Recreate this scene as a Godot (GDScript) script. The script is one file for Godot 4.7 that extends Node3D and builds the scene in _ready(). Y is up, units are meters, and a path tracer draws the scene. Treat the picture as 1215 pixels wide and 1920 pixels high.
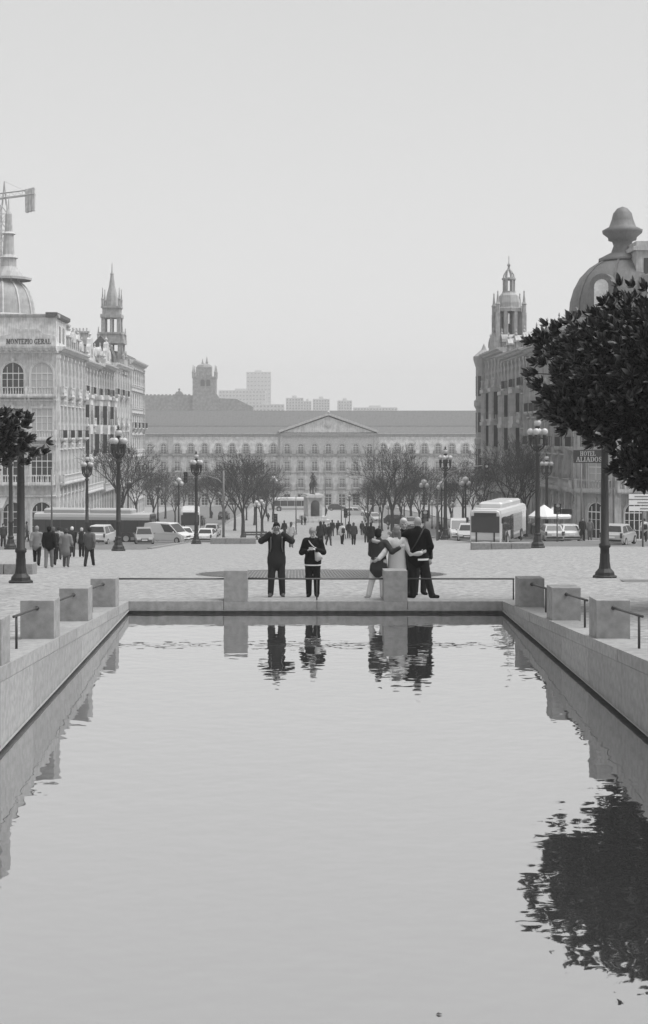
extends Node3D
# A city avenue seen over a long pool: grey winter day, hazy distance. World: y = 0 is the water, camera over z = 0 looking along -z; "D" below is the distance in metres along -z.

const F := 2560.0          # focal length of the photograph in its pixels
const EYE := 4.15          # height of the camera above the water
const VX := 551.0          # where level lines along -z meet in the photograph
const VY := 809.6
var M := {}                # materials
var T := {}                # textures
var taken := {}
var meshes := {}
var rng := RandomNumberGenerator.new()

func _ready() -> void:
	rng.seed = 77
	set_view()
	set_light()
	make_textures()
	make_materials()
	build_ground()
	build_pool()
	build_palace()
	build_left_row()
	build_right_row()
	build_far_town()
	build_monument()
	build_lamps()
	build_trees()
	build_vehicles()
	build_street_things()
	build_people()

func set_view() -> void:
	var cam := Camera3D.new()
	cam.name = "camera"
	cam.projection = Camera3D.PROJECTION_FRUSTUM
	cam.near = 1.0
	cam.far = 6000.0
	cam.size = 1920.0 / F
	cam.frustum_offset = Vector2((607.5 - VX) / F, -(960.0 - VY) / F)
	cam.position = Vector3(0, EYE, 0)
	cam.current = true
	add_child(cam)

func set_light() -> void:
	var env := Environment.new()
	env.background_mode = Environment.BG_SKY
	var sm := ProceduralSkyMaterial.new()
	sm.sky_top_color = grey(0.2)
	sm.sky_horizon_color = grey(0.3)
	sm.sky_curve = 0.25
	sm.ground_bottom_color = grey(0.2)
	sm.ground_horizon_color = grey(0.3)
	sm.sun_angle_max = 1.0
	var sky := Sky.new()
	sky.sky_material = sm
	env.sky = sky
	env.tonemap_mode = Environment.TONE_MAPPER_LINEAR
	env.tonemap_exposure = 2.9
	env.fog_enabled = true
	env.fog_light_color = Color(0.97, 0.97, 0.97)
	env.fog_density = 0.00058
	env.sdfgi_enabled = true
	env.ssao_enabled = true
	env.ssil_enabled = true
	var we := WorldEnvironment.new()
	we.name = "air"
	we.environment = env
	add_child(we)
	var sun := DirectionalLight3D.new()   # veiled sun, high, to the right
	sun.name = "sun"
	sun.light_energy = 0.5
	sun.light_angular_distance = 60.0
	sun.light_color = Color(1, 1, 1)
	sun.sky_mode = DirectionalLight3D.SKY_MODE_LIGHT_ONLY
	sun.shadow_enabled = true
	sun.rotation_degrees = Vector3(-64, 80, 0)
	add_child(sun)

# ---------- pixels of the photograph to places that touch the ground ----------
func gy(x: float, d: float) -> float:   # height of the ground: the avenue falls away from the pool
	var y := 0.268 + 0.061 * (31.2 - d)
	if d > 350.0:
		y = -15.0
	elif d > 147.0:
		y = lerpf(-7.606, -15.0, (d - 147.0) / 203.0)
	elif d > 31.2:
		y = 0.268 - 0.068 * (d - 31.2)
	return y + 0.022 * clampf(x, 0.0, 16.0) * smoothstep(45.0, 75.0, d) * (1.0 - smoothstep(200.0, 320.0, d))

func spot(px: float, py: float) -> Vector3:   # the ground under a pixel
	var lo := 9.0
	var hi := 345.0
	for i in 40:
		var d := (lo + hi) * 0.5
		var y := VY + F * (EYE - gy((px - VX) * d / F, d)) / d
		if y > py:
			lo = d
		else:
			hi = d
	var x := (px - VX) * lo / F
	return Vector3(x, gy(x, lo), -lo)

func at(px: float, py: float, d: float) -> Vector3:
	return Vector3((px - VX) * d / F, EYE - (py - VY) * d / F, -d)

func on(px: float, d: float) -> Vector3:   # on the ground at distance d
	var x := (px - VX) * d / F
	return Vector3(x, gy(x, d), -d)

# ---------- naming ----------
func numbered(called: String) -> String:
	if not taken.has(called):
		taken[called] = 0
		return called
	taken[called] += 1
	return "%s_%03d" % [called, taken[called]]

func tag(o: Node3D, label: String, category: String, group := "") -> Node3D:
	o.set_meta("label", label)
	o.set_meta("category", category)
	if group != "":
		o.set_meta("group", group)
	return o

func thing(called: String, label: String, category: String, where := Vector3.ZERO, turn := 0.0, group := "") -> Node3D:
	var o := Node3D.new()
	o.name = numbered(called)
	add_child(o)
	o.position = where
	o.rotation_degrees.y = turn
	return tag(o, label, category, group)

func copy(src: Node3D, called: String, label: String, where: Vector3, turn := 0.0, size := 1.0) -> Node3D:
	var o: Node3D = src.duplicate()
	o.name = numbered(called)
	add_child(o)
	o.position = where
	o.rotation_degrees.y = turn
	o.scale = Vector3.ONE * size
	o.set_meta("label", label)
	return o

func obj(called: String, st: SurfaceTool, m: Material, parent: Node = self) -> MeshInstance3D:
	st.generate_normals()
	st.set_material(m)
	return mi(called, st.commit(), parent)

func mi(called: String, mesh: Mesh, parent: Node = self, tr := Transform3D()) -> MeshInstance3D:
	var o := MeshInstance3D.new()
	o.mesh = mesh
	o.name = numbered(called) if parent == self else called
	parent.add_child(o, true)
	o.transform = tr
	return o

func done(st: SurfaceTool, m: Material) -> ArrayMesh:
	st.generate_normals()
	st.set_material(m)
	return st.commit()

func struct(called: String, st: SurfaceTool, m: Material) -> MeshInstance3D:
	var o := obj(called, st, m)
	o.set_meta("kind", "structure")
	return o

# ---------- shapes ----------
func mb(smooth := false) -> SurfaceTool:
	var st := SurfaceTool.new()
	st.begin(Mesh.PRIMITIVE_TRIANGLES)
	st.set_smooth_group(0 if smooth else -1)
	return st

func tri(st: SurfaceTool, a: Vector3, b: Vector3, c: Vector3) -> void:
	st.add_vertex(a); st.add_vertex(b); st.add_vertex(c)

func quad(st: SurfaceTool, a: Vector3, b: Vector3, c: Vector3, d: Vector3) -> void:   # clockwise seen from the front
	st.add_vertex(a); st.add_vertex(b); st.add_vertex(c)
	st.add_vertex(a); st.add_vertex(c); st.add_vertex(d)

func hexa(st: SurfaceTool, p: Array) -> void:   # p: bottom 0..3 (anticlockwise seen from above: -x-z, +x-z, +x+z, -x+z), then top 4..7
	quad(st, p[4], p[5], p[6], p[7])
	quad(st, p[0], p[3], p[2], p[1])
	quad(st, p[3], p[7], p[6], p[2])
	quad(st, p[1], p[5], p[4], p[0])
	quad(st, p[2], p[6], p[5], p[1])
	quad(st, p[0], p[4], p[7], p[3])

func bx(st: SurfaceTool, x0: float, x1: float, y0: float, y1: float, z0: float, z1: float) -> void:
	hexa(st, [Vector3(x0, y0, z0), Vector3(x1, y0, z0), Vector3(x1, y0, z1), Vector3(x0, y0, z1), Vector3(x0, y1, z0), Vector3(x1, y1, z0), Vector3(x1, y1, z1), Vector3(x0, y1, z1)])

func box_at(st: SurfaceTool, c: Vector3, s: Vector3, b := Basis()) -> void:
	var p := []
	for y in [-0.5, 0.5]:
		for q in [Vector2(-0.5, -0.5), Vector2(0.5, -0.5), Vector2(0.5, 0.5), Vector2(-0.5, 0.5)]:
			p.append(c + b * Vector3(q.x * s.x, y * s.y, q.y * s.z))
	hexa(st, p)

func chamfered(st: SurfaceTool, x0: float, x1: float, y0: float, y1: float, z0: float, z1: float, c: float) -> void:   # box with bevelled top and upright edges
	var ring := func(k: float, y: float) -> Array:
		var a := x0 + k
		var b := x1 - k
		var e := z0 + k
		var f := z1 - k
		return [Vector3(a + c, y, e), Vector3(b - c, y, e), Vector3(b, y, e + c), Vector3(b, y, f - c), Vector3(b - c, y, f), Vector3(a + c, y, f), Vector3(a, y, f - c), Vector3(a, y, e + c)]
	var r: Array = [ring.call(0.0, y0), ring.call(0.0, y1 - c), ring.call(c, y1)]
	for k in 2:
		for i in 8:
			var j := (i + 1) % 8
			quad(st, r[k][j], r[k + 1][j], r[k + 1][i], r[k][i])
	for i in range(1, 7):
		tri(st, r[2][0], r[2][i], r[2][i + 1])
		tri(st, r[0][0], r[0][i + 1], r[0][i])

func lathe(st: SurfaceTool, prof: Array, seg := 12, o := Vector3.ZERO, b := Basis(), from := 0.0, to := TAU) -> void:   # prof: Vector2(radius, height), upwards
	for k in prof.size() - 1:
		var p: Vector2 = prof[k]
		var q: Vector2 = prof[k + 1]
		for i in seg:
			var a := from + (to - from) * i / seg
			var c := from + (to - from) * (i + 1) / seg
			var u := Vector3(cos(a), 0, sin(a))
			var w := Vector3(cos(c), 0, sin(c))
			var v0 := o + b * (u * p.x + Vector3(0, p.y, 0))
			var v1 := o + b * (u * q.x + Vector3(0, q.y, 0))
			var v2 := o + b * (w * q.x + Vector3(0, q.y, 0))
			var v3 := o + b * (w * p.x + Vector3(0, p.y, 0))
			if q.x > 0.0001:
				tri(st, v0, v2, v1)
			if p.x > 0.0001:
				tri(st, v0, v3, v2)

func ball(st: SurfaceTool, c: Vector3, r: float, seg := 10, rings := 6, squash := 1.0) -> void:
	var prof := []
	for i in rings + 1:
		var a := -PI / 2 + PI * i / rings
		prof.append(Vector2(maxf(0.0, cos(a)) * r, sin(a) * r * squash))
	lathe(st, prof, seg, c)

func tube(st: SurfaceTool, pts: Array, radii: Array, seg := 6, caps := true) -> void:
	var rings := []
	var side := Vector3.ZERO
	for i in pts.size():
		var t: Vector3 = (pts[mini(i + 1, pts.size() - 1)] - pts[maxi(i - 1, 0)]).normalized()
		if side == Vector3.ZERO:
			side = t.cross(Vector3.RIGHT if absf(t.x) < 0.8 else Vector3.UP).normalized()
		side = (side - t * side.dot(t)).normalized()
		var other := t.cross(side)
		var r := []
		var rad: float = radii[mini(i, radii.size() - 1)]
		for k in seg:
			var a := TAU * k / seg
			r.append(pts[i] + (side * cos(a) + other * sin(a)) * rad)
		rings.append(r)
	for i in pts.size() - 1:
		for k in seg:
			var n := (k + 1) % seg
			quad(st, rings[i][k], rings[i + 1][k], rings[i + 1][n], rings[i][n])
	if caps:
		for k in range(1, seg - 1):
			tri(st, rings[0][0], rings[0][k], rings[0][k + 1])
			var l: Array = rings[-1]
			tri(st, l[0], l[k + 1], l[k])

func bar(st: SurfaceTool, a: Vector3, b: Vector3, r: float, seg := 4) -> void:
	tube(st, [a, b], [r, r], seg, true)

func prism(st: SurfaceTool, poly: PackedVector2Array, z0: float, z1: float, tr := Transform3D(), inset0 := 0.0, inset1 := 0.0) -> void:   # poly in x, y; faces at z0 and z1
	var pa := poly
	var pb := poly
	if inset0 != 0.0:
		pa = shrunk(poly, inset0)
	if inset1 != 0.0:
		pb = shrunk(poly, inset1)
	var n := poly.size()
	for i in n:
		var j := (i + 1) % n
		quad(st, tr * Vector3(pa[i].x, pa[i].y, z0), tr * Vector3(pb[i].x, pb[i].y, z1), tr * Vector3(pb[j].x, pb[j].y, z1), tr * Vector3(pa[j].x, pa[j].y, z0))
	var ix := Geometry2D.triangulate_polygon(poly)
	for k in range(0, ix.size(), 3):
		tri(st, tr * Vector3(pa[ix[k]].x, pa[ix[k]].y, z0), tr * Vector3(pa[ix[k + 1]].x, pa[ix[k + 1]].y, z0), tr * Vector3(pa[ix[k + 2]].x, pa[ix[k + 2]].y, z0))
		tri(st, tr * Vector3(pb[ix[k]].x, pb[ix[k]].y, z1), tr * Vector3(pb[ix[k + 2]].x, pb[ix[k + 2]].y, z1), tr * Vector3(pb[ix[k + 1]].x, pb[ix[k + 1]].y, z1))

func shrunk(poly: PackedVector2Array, by: float) -> PackedVector2Array:
	var c := Vector2.ZERO
	for p in poly:
		c += p / poly.size()
	var out := PackedVector2Array()
	for p in poly:
		var d := p - c
		out.append(c + Vector2(d.x - signf(d.x) * minf(by, absf(d.x) * 0.6), d.y - signf(d.y) * minf(by, absf(d.y) * 0.6)))
	return out

# ---------- textures and materials (all grey: the photograph is black and white) ----------
func noise_bytes(n: int, freq: float, seed_: int, oct := 4, kind := FastNoiseLite.TYPE_SIMPLEX_SMOOTH, gives := FastNoiseLite.RETURN_DISTANCE) -> PackedByteArray:
	var f := FastNoiseLite.new()
	f.seed = seed_
	f.noise_type = kind
	f.frequency = freq
	f.fractal_octaves = oct
	f.cellular_return_type = gives
	if kind == FastNoiseLite.TYPE_CELLULAR:
		f.fractal_type = FastNoiseLite.FRACTAL_NONE
	var im := f.get_seamless_image(n, n)
	im.convert(Image.FORMAT_L8)
	return im.get_data()

func mixed(n: int, layers: Array, lo: float, hi: float) -> ImageTexture:   # layers: [bytes, weight]; the result lies between lo and hi (linear), stored for use as a colour texture
	var out := PackedByteArray()
	out.resize(n * n)
	var total := 0.0
	for l in layers:
		total += l[1]
	var lut := PackedByteArray()
	for i in 256:
		lut.append(int(255.0 * pow(lerpf(lo, hi, i / 255.0), 1.0 / 2.2)))
	var a: PackedByteArray = layers[0][0]
	var wa: float = layers[0][1] / total
	var b: PackedByteArray = layers[1][0]
	var wb: float = layers[1][1] / total
	for i in n * n:
		out[i] = lut[int(a[i] * wa + b[i] * wb)]
	return ImageTexture.create_from_image(Image.create_from_data(n, n, false, Image.FORMAT_L8, out))

func make_textures() -> void:
	var n := 512
	var fine := noise_bytes(n, 0.28, 3, 2)
	var mid := noise_bytes(n, 0.06, 5, 4)
	var coarse := noise_bytes(n, 0.012, 9, 5)
	var big := 1024
	var cells := noise_bytes(big, 0.09, 12, 1, FastNoiseLite.TYPE_CELLULAR, FastNoiseLite.RETURN_CELL_VALUE)
	var joints := noise_bytes(big, 0.09, 12, 1, FastNoiseLite.TYPE_CELLULAR)
	T.granite = mixed(n, [[fine, 0.75], [coarse, 0.45]], 0.3, 1.0)
	T.setts = mixed(big, [[cells, 0.7], [noise_bytes(big, 0.02, 31, 5), 0.55]], 0.3, 0.95)
	T.plaster = mixed(n, [[mid, 0.5], [coarse, 0.8]], 0.35, 1.0)
	T.patch = mixed(n, [[coarse, 1.0], [mid, 0.3]], 0.3, 1.0)
	T.cloth = mixed(n, [[fine, 0.4], [mid, 0.6]], 0.35, 1.0)
	var streak := PackedByteArray()   # rain streaks down old stone: the noise drawn out along v
	streak.resize(n * n)
	for y in n:
		for x in n:
			streak[y * n + x] = (mid[((y / 14) % n) * n + x] + coarse[y * n + x]) / 2
	T.stained = mixed(n, [[streak, 1.0], [fine, 0.25]], 0.25, 1.05)
	T.granite_bump = bump(fine, n, 1.2)
	T.setts_bump = bump(joints, big, 3.0)
	T.fold = bump(mid, n, 6.0)
	T.ripple = ripples()

func bump(b: PackedByteArray, n: int, k: float) -> ImageTexture:
	var im := Image.create_from_data(n, n, false, Image.FORMAT_L8, b)
	im.convert(Image.FORMAT_RGBA8)
	im.bump_map_to_normal_map(k)
	return ImageTexture.create_from_image(im)

func ripples() -> ImageTexture:   # slope map of small wind ripples whose crests run across the pool
	var n := 512
	var a := noise_bytes(n, 0.011, 21, 3)
	var b := noise_bytes(n, 0.035, 22, 2)
	var im := Image.create_empty(n, n, false, Image.FORMAT_RGBF)
	for y in n:
		for x in n:
			var h := func(xx: int, yy: int) -> float:
				var i := (yy & 511) * n + (xx & 511)
				return a[i] / 255.0 * 1.0 + b[i] / 255.0 * 0.35
			var dx: float = h.call(x + 1, y) - h.call(x - 1, y)
			var dy: float = h.call(x, y + 1) - h.call(x, y - 1)
			var v := Vector3(-dx * 0.8, -dy, 0.2).normalized()
			im.set_pixel(x, y, Color(v.x * 0.5 + 0.5, v.y * 0.5 + 0.5, v.z * 0.5 + 0.5))
	return ImageTexture.create_from_image(im)

func grey(v: float) -> Color:   # a linear base colour as the sRGB value the material wants
	return Color(v, v, v).linear_to_srgb()

func mat(called: String, v: float, rough := 0.85, tex := "", size := 1.0, normal := "", strength := 0.5) -> StandardMaterial3D:
	var m := StandardMaterial3D.new()
	m.resource_name = called
	m.roughness = rough
	m.metallic_specular = 0.5
	m.albedo_color = grey(v)
	if tex != "":
		m.albedo_texture = T[tex]
		m.albedo_color = grey(minf(1.0, v / 0.65))
		m.uv1_triplanar = true
		m.uv1_world_triplanar = true
		m.uv1_scale = Vector3.ONE / size
	if normal != "":
		m.normal_enabled = true
		m.normal_texture = T[normal]
		m.normal_scale = strength
		m.uv1_triplanar = true
		m.uv1_world_triplanar = true
		m.uv1_scale = Vector3.ONE / size
	M[called] = m
	return m

func make_materials() -> void:
	mat("plaza", 0.27, 0.9, "setts", 9.7, "setts_bump", 0.5)
	mat("asphalt", 0.13, 0.9, "granite", 3.0)
	mat("granite", 0.24, 0.8, "granite", 1.3, "granite_bump", 0.25)
	mat("granite_pale", 0.275, 0.8, "granite", 1.1, "granite_bump", 0.25)
	mat("pool_floor", 0.12, 0.8, "patch", 4.0)
	mat("stone_white", 0.5, 0.85, "stained", 5.0)
	mat("stone_bright", 0.62, 0.85, "stained", 6.0)  # left row's light stone, with some sunlight put into the colour
	mat("stone_pale", 0.4, 0.85, "stained", 6.0)
	mat("stone_mid", 0.33, 0.9, "stained", 5.0)  # grey granite; for the right row some shade is put into the colour
	mat("palace_wall", 0.54, 0.9, "stained", 9.0)
	mat("palace_light", 0.64, 0.9, "plaster", 9.0)
	mat("palace_stone", 0.45, 0.9, "granite", 4.0)
	mat("roof_tile", 0.13, 0.9, "granite", 5.0)
	mat("slate", 0.09, 0.7, "patch", 2.0)
	mat("dome_metal", 0.13, 0.65, "stained", 3.0)
	mat("far_stone", 0.24, 0.95, "patch", 12.0)
	mat("far_pale", 0.5, 0.95, "plaster", 14.0)  # far blocks: part of the distance haze is put into this colour
	mat("hill", 0.1, 1.0, "patch", 30.0)
	mat("iron", 0.013, 0.6, "cloth", 0.5)
	mat("steel", 0.12, 0.4)
	mat("rail", 0.045, 0.45)
	mat("crane", 0.32, 0.6)
	mat("glass", 0.035, 0.08)
	mat("pale_pane", 0.2, 0.25)
	mat("grating", 0.07, 0.5)
	mat("curtain", 0.45, 0.8, "cloth", 1.0)
	mat("white_paint", 0.75, 0.6)
	mat("white_body", 0.55, 0.25)
	mat("silver_body", 0.4, 0.28)
	mat("grey_body", 0.22, 0.28)
	mat("dark_body", 0.035, 0.28)
	mat("rubber", 0.012, 0.85)
	mat("rim", 0.35, 0.4)
	mat("black", 0.012, 0.6)
	mat("lens", 0.7, 0.15)
	mat("red_lens", 0.08, 0.2)
	mat("globe", 0.42, 0.25)
	mat("bark", 0.04, 0.95, "stained", 0.8)
	mat("bronze", 0.05, 0.5, "patch", 1.0)
	mat("wood", 0.06, 0.7, "stained", 0.6)
	mat("canvas", 0.7, 0.9, "cloth", 1.5)
	mat("awning", 0.34, 0.9, "cloth", 1.5)
	mat("leather", 0.02, 0.6)
	mat("hair_dark", 0.02, 0.6, "cloth", 0.05)
	mat("hair_grey", 0.28, 0.7, "cloth", 0.05)
	mat("hair_fair", 0.22, 0.7, "cloth", 0.05)
	mat("ad_panel", 0.3, 0.4, "patch", 1.6)
	var b := mat("body", 1.0, 0.85, "", 0.9, "fold", 0.7)
	b.vertex_color_use_as_albedo = true
	b.metallic_specular = 0.25
	var lf := mat("leaf", 1.0, 0.36)
	lf.metallic_specular = 0.5
	lf.vertex_color_use_as_albedo = true
	lf.cull_mode = BaseMaterial3D.CULL_DISABLED
	var w := StandardMaterial3D.new()   # still water under a bright sky: close to a mirror, slightly grey
	w.resource_name = "water"
	w.albedo_color = grey(0.68)
	w.metallic = 0.97
	w.roughness = 0.02
	w.normal_enabled = true
	w.normal_texture = T.ripple
	w.normal_scale = 0.03
	M.water = w

# ---------- ground, roads, pool ----------
const PL := -3.78     # inner faces of the pool
const PR := 4.765
const PF := 31.2
const PN := 5.15

func sheet(xs: Array, ds: Array, lift: float, skip := Rect2()) -> SurfaceTool:
	var st := mb(true)
	for i in xs.size() - 1:
		for k in ds.size() - 1:
			if skip.has_area() and skip.has_point(Vector2((xs[i] + xs[i + 1]) * 0.5, (ds[k] + ds[k + 1]) * 0.5)):
				continue
			var p := func(x: float, d: float) -> Vector3: return Vector3(x, gy(x, d) + lift, -d)
			quad(st, p.call(xs[i], ds[k + 1]), p.call(xs[i + 1], ds[k + 1]), p.call(xs[i + 1], ds[k]), p.call(xs[i], ds[k]))
	return st

func build_ground() -> void:
	var xs := [-1500.0, -400.0, -150.0, -80.0, -50.0, -30.0, -20.0, -12.0, -6.0, PL - 0.3, -1.0, 0.0, 2.0, 4.0, PR + 0.3, 7.0, 9.0, 12.0, 16.0, 22.0, 30.0, 50.0, 80.0, 150.0, 400.0, 1500.0]
	var ds := [-60.0, -10.0, PN - 0.3, 12.0, 20.0, 26.0, PF + 0.3]
	for i in range(36, 150, 6):
		ds.append(float(i))
	ds.append_array([147.0, 160.0, 180.0, 200.0, 220.0, 250.0, 280.0, 300.0, 320.0, 350.0, 400.0, 700.0, 1880.0])
	ds.sort()
	struct("ground", sheet(xs, ds, 0.0, Rect2(PL - 0.3, PN - 0.3, PR - PL + 0.6, PF - PN + 0.6)), M.plaza)
	# roads either side of the middle promenade
	var rd := []
	for i in range(96, 345, 8):
		rd.append(float(i))
	struct("road", sheet([-27.0, -22.0, -18.0, -14.0, -10.5], rd, 0.006), M.asphalt)
	rd[0] = 88.0
	struct("road", sheet([15.0, 16.0, 19.0, 22.0, 24.5], rd, 0.006), M.asphalt)
	var cross := mb(true)   # the side street that leaves to the right past the hotel, and its twin on the left
	for i in 9:
		var x0 := 24.5 + i * 6.0
		quad(cross, Vector3(x0, gy(x0, 119) + 0.007, -119), Vector3(x0 + 6, gy(x0, 119) + 0.007, -119), Vector3(x0 + 6, gy(x0, 88) + 0.007, -88), Vector3(x0, gy(x0, 88) + 0.007, -88))
	struct("road", cross, M.asphalt)
	cross = mb(true)
	for i in 9:
		var x0 := -27.0 - (i + 1) * 6.0
		quad(cross, Vector3(x0, gy(x0, 152) + 0.007, -152), Vector3(x0 + 6, gy(x0, 152) + 0.007, -152), Vector3(x0 + 6, gy(x0, 100) + 0.007, -100), Vector3(x0, gy(x0, 100) + 0.007, -100))
	struct("road", cross, M.asphalt)
	for e in [[-27.3, 100.0], [-10.5, 98.0], [14.7, 90.0], [24.5, 122.0]]:   # kerbs
		var kb := mb()
		var d: float = e[1]
		while d < 330.0:
			var n := d + 6.0
			var x: float = e[0]
			hexa(kb, [Vector3(x, gy(x, n) - 0.05, -n), Vector3(x + 0.3, gy(x, n) - 0.05, -n), Vector3(x + 0.3, gy(x, d) - 0.05, -d), Vector3(x, gy(x, d) - 0.05, -d), Vector3(x, gy(x, n) + 0.12, -n), Vector3(x + 0.3, gy(x, n) + 0.12, -n), Vector3(x + 0.3, gy(x, d) + 0.12, -d), Vector3(x, gy(x, d) + 0.12, -d)])
			d = n
		struct("kerb", kb, M.granite)
	# far hill that carries the cathedral quarter
	var hl := mb(true)
	var hd := [430.0, 560.0, 680.0, 800.0, 1100.0, 1300.0, 1600.0, 1850.0]
	var hh := [-15.5, 2.0, 10.0, 9.0, 13.0, 15.0, 20.0, 24.0]
	for k in hd.size() - 1:
		for i in 24:
			var p := func(j: int, kk: int) -> Vector3:
				var x: float = (j - 12) * 0.09 * hd[kk]
				return Vector3(x, hh[kk] + sin(j * 1.7 + kk) * 0.9 - (0.0 if kk > 0 else 0.6), -hd[kk])
			quad(hl, p.call(i, k + 1), p.call(i + 1, k + 1), p.call(i + 1, k), p.call(i, k))
	struct("hill", hl, M.hill)

func build_pool() -> void:
	# water sheet; uv stretched so that the ripple crests lie across the view
	var w := mb(true)
	var p := [Vector3(PL - 0.15, 0, -PF - 0.17), Vector3(PR + 0.15, 0, -PF - 0.17), Vector3(PR + 0.15, 0, -PN), Vector3(PL - 0.15, 0, -PN)]
	var uv := [Vector2(0, 0), Vector2(1.35, 0), Vector2(1.35, 4.6), Vector2(0, 4.6)]
	for i in [0, 1, 2, 0, 2, 3]:
		w.set_uv(uv[i])
		w.add_vertex(p[i])
	w.generate_normals()
	w.generate_tangents()
	w.set_material(M.water)
	var wo := mi("water", w.commit())
	wo.set_meta("kind", "structure")
	var fl := mb()
	quad(fl, Vector3(PL, -0.45, -PF), Vector3(PR, -0.45, -PF), Vector3(PR, -0.45, -PN), Vector3(PL, -0.45, -PN))
	struct("pool_floor", fl, M.pool_floor)
	# walls: sloping coping slabs over upright panels, each a piece with an open joint
	for s in 2:
		var x: float = [PL, PR][s]
		var o: float = [-1.0, 1.0][s]
		var root := thing("pool_wall", ["granite side wall of the pool, on the side of the long dark bus", "granite side wall of the pool, on the side of the big dark evergreen"][s], "pool wall", Vector3(x, 0, -20))
		wall_run(root, o, s)
	var far := thing("pool_wall", "low granite end wall of the pool below the five visitors", "pool wall", Vector3(0, 0, -PF))
	var xs := [PL - 0.54, -1.605, 0.525, 2.6, PR + 0.54]
	for i in 4:
		var st := mb()
		chamfered(st, xs[i] + 0.004, xs[i + 1] - 0.004, 0.06, 0.268 + 0.012, -0.54, 0.0, 0.008)
		obj("stone_slab", st, M.granite, far)
	var band := mb()
	bx(band, PL - 0.14, PR + 0.14, -0.5, 0.056, -0.5, -0.16)
	obj("wet_course", band, M.granite, far)
	var lip := mb()
	bx(lip, PL, PR, 0.064, 0.078, -0.3, 0.012)
	obj("drip_ledge", lip, M.granite, far)
	var near := thing("pool_wall", "granite end wall of the pool at its upper end", "pool wall", Vector3(0, 0, -PN))
	var nst := mb()
	bx(nst, PL - 0.54, PR + 0.54, -0.5, 1.84, 0.003, 0.54)
	obj("stone_slab", nst, M.granite, near)
	# stone cubes that carry the low rails
	var cubes := [
		[-4.35, 17.8, "granite cube highest up the slope on the bus side of the pool"],
		[-4.35, 21.7, "granite cube with a rail, third from the pool corner on the bus side"],
		[-4.35, 25.3, "granite cube with a rail, second from the pool corner on the bus side"],
		[-4.35, 29.2, "granite cube with a rail at the pool corner on the bus side"],
		[4.82, 29.2, "granite cube with a rail at the pool corner on the evergreen's side"],
		[4.82, 25.5, "granite cube with a rail, second from the pool corner on the evergreen's side"],
		[4.82, 21.75, "granite cube with a rail, third from the pool corner on the evergreen's side"],
		[-1.6, 31.2, "upright granite block on the end wall beside the visitor shading her eyes"],
		[2.055, 31.2, "upright granite block on the end wall in front of the embracing trio"]]
	for c in cubes:
		var far_one: bool = c[1] > 31.0
		var base := 0.28 if far_one else gy(0, c[1] + 0.54) + 0.012
		var top := 0.268 + 0.705 if far_one else gy(0, c[1]) + 0.625
		var cube := mb()
		chamfered(cube, 0.0, 0.54, (0.0 if far_one else -0.0), top - base, -0.54, 0.0, 0.006)
		var n := thing("granite_cube", c[2], "stone block", Vector3(c[0], base + (0.002 if far_one else -0.004), -c[1]), 0.0, "granite cubes around the pool")
		obj("block", cube, M.granite, n)
	# rails along the sides
	var rl := [[-4.08, 29.2, "short iron rail fixed to the corner cube nearest the walkers"], [-4.08, 25.3, "short iron rail fixed to the middle cube below the walkers"], [-4.08, 21.7, "short iron rail fixed to the third cube below the bare lamp post"],
		[5.09, 29.2, "short iron rail fixed to the corner cube nearest the trio"], [5.09, 25.5, "short iron rail fixed to the second cube from the trio"], [5.09, 21.75, "short iron rail fixed to the third cube from the trio"]]
	for r in rl:
		var n := thing("hand_rail", r[2], "rail", Vector3(r[0], gy(0, r[1]), -r[1]), 0.0, "short rails beside the pool")
		var y2 := gy(0, r[1] - 1.62) - gy(0, r[1])
		var st := mb(true)
		tube(st, [Vector3(0, 0.5, -0.02), Vector3(0, 0.5 + y2 * 1.12, 1.82)], [0.022], 6)
		obj("rail_bar", st, M.rail, n)
		var ps := mb(true)
		tube(ps, [Vector3(0, y2 + 0.01, 1.62), Vector3(0, 0.48 + y2, 1.62)], [0.02], 6)
		obj("post", ps, M.rail, n)
		var fl2 := mb(true)
		lathe(fl2, [Vector2(0.0, 0), Vector2(0.035, 0), Vector2(0.035, 0.012), Vector2(0, 0.012)], 10, Vector3(0, 0.5, 0.001), Basis(Vector3.RIGHT, PI / 2))
		obj("wall_plate", fl2, M.rail, n)
	var runs := [[-4.05, -1.6, "long thin rail between the corner cube and the block beside the visitors"], [-1.06, 2.055, "long thin rail passing the knees of the two photographing visitors"], [2.595, 5.08, "long thin rail from the trio's block to the end post"]]
	for i in 3:
		var n := thing("hand_rail", runs[i][2], "rail", Vector3(0, gy(0, 31.47) + 0.012, -31.47))
		var st := mb(true)
		tube(st, [Vector3(runs[i][0], 0.5, 0), Vector3(runs[i][1], 0.5, 0)], [0.021], 6)
		obj("rail_bar", st, M.rail, n)
		if i > 0:
			var px: float = [0.0, 0.53, 5.06][i]
			var ps := mb(true)
			tube(ps, [Vector3(px, 0, 0), Vector3(px, 0.485, 0)], [0.018], 6)
			obj("post", ps, M.rail, n)
	# a leaf afloat near the lower border of the picture
	var lst := mb(true)
	quad(lst, Vector3(-0.02, 0, 0.0), Vector3(0, 0.006, -0.022), Vector3(0.03, 0.003, 0), Vector3(0, 0.004, 0.018))
	var leaf := obj("leaf", lst, M.bronze)
	leaf.position = at(822, 1903, F * EYE / (1903 - VY)) + Vector3(0, 0.004, 0)
	tag(leaf, "small dark leaf floating on the pool water", "leaf")

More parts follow.
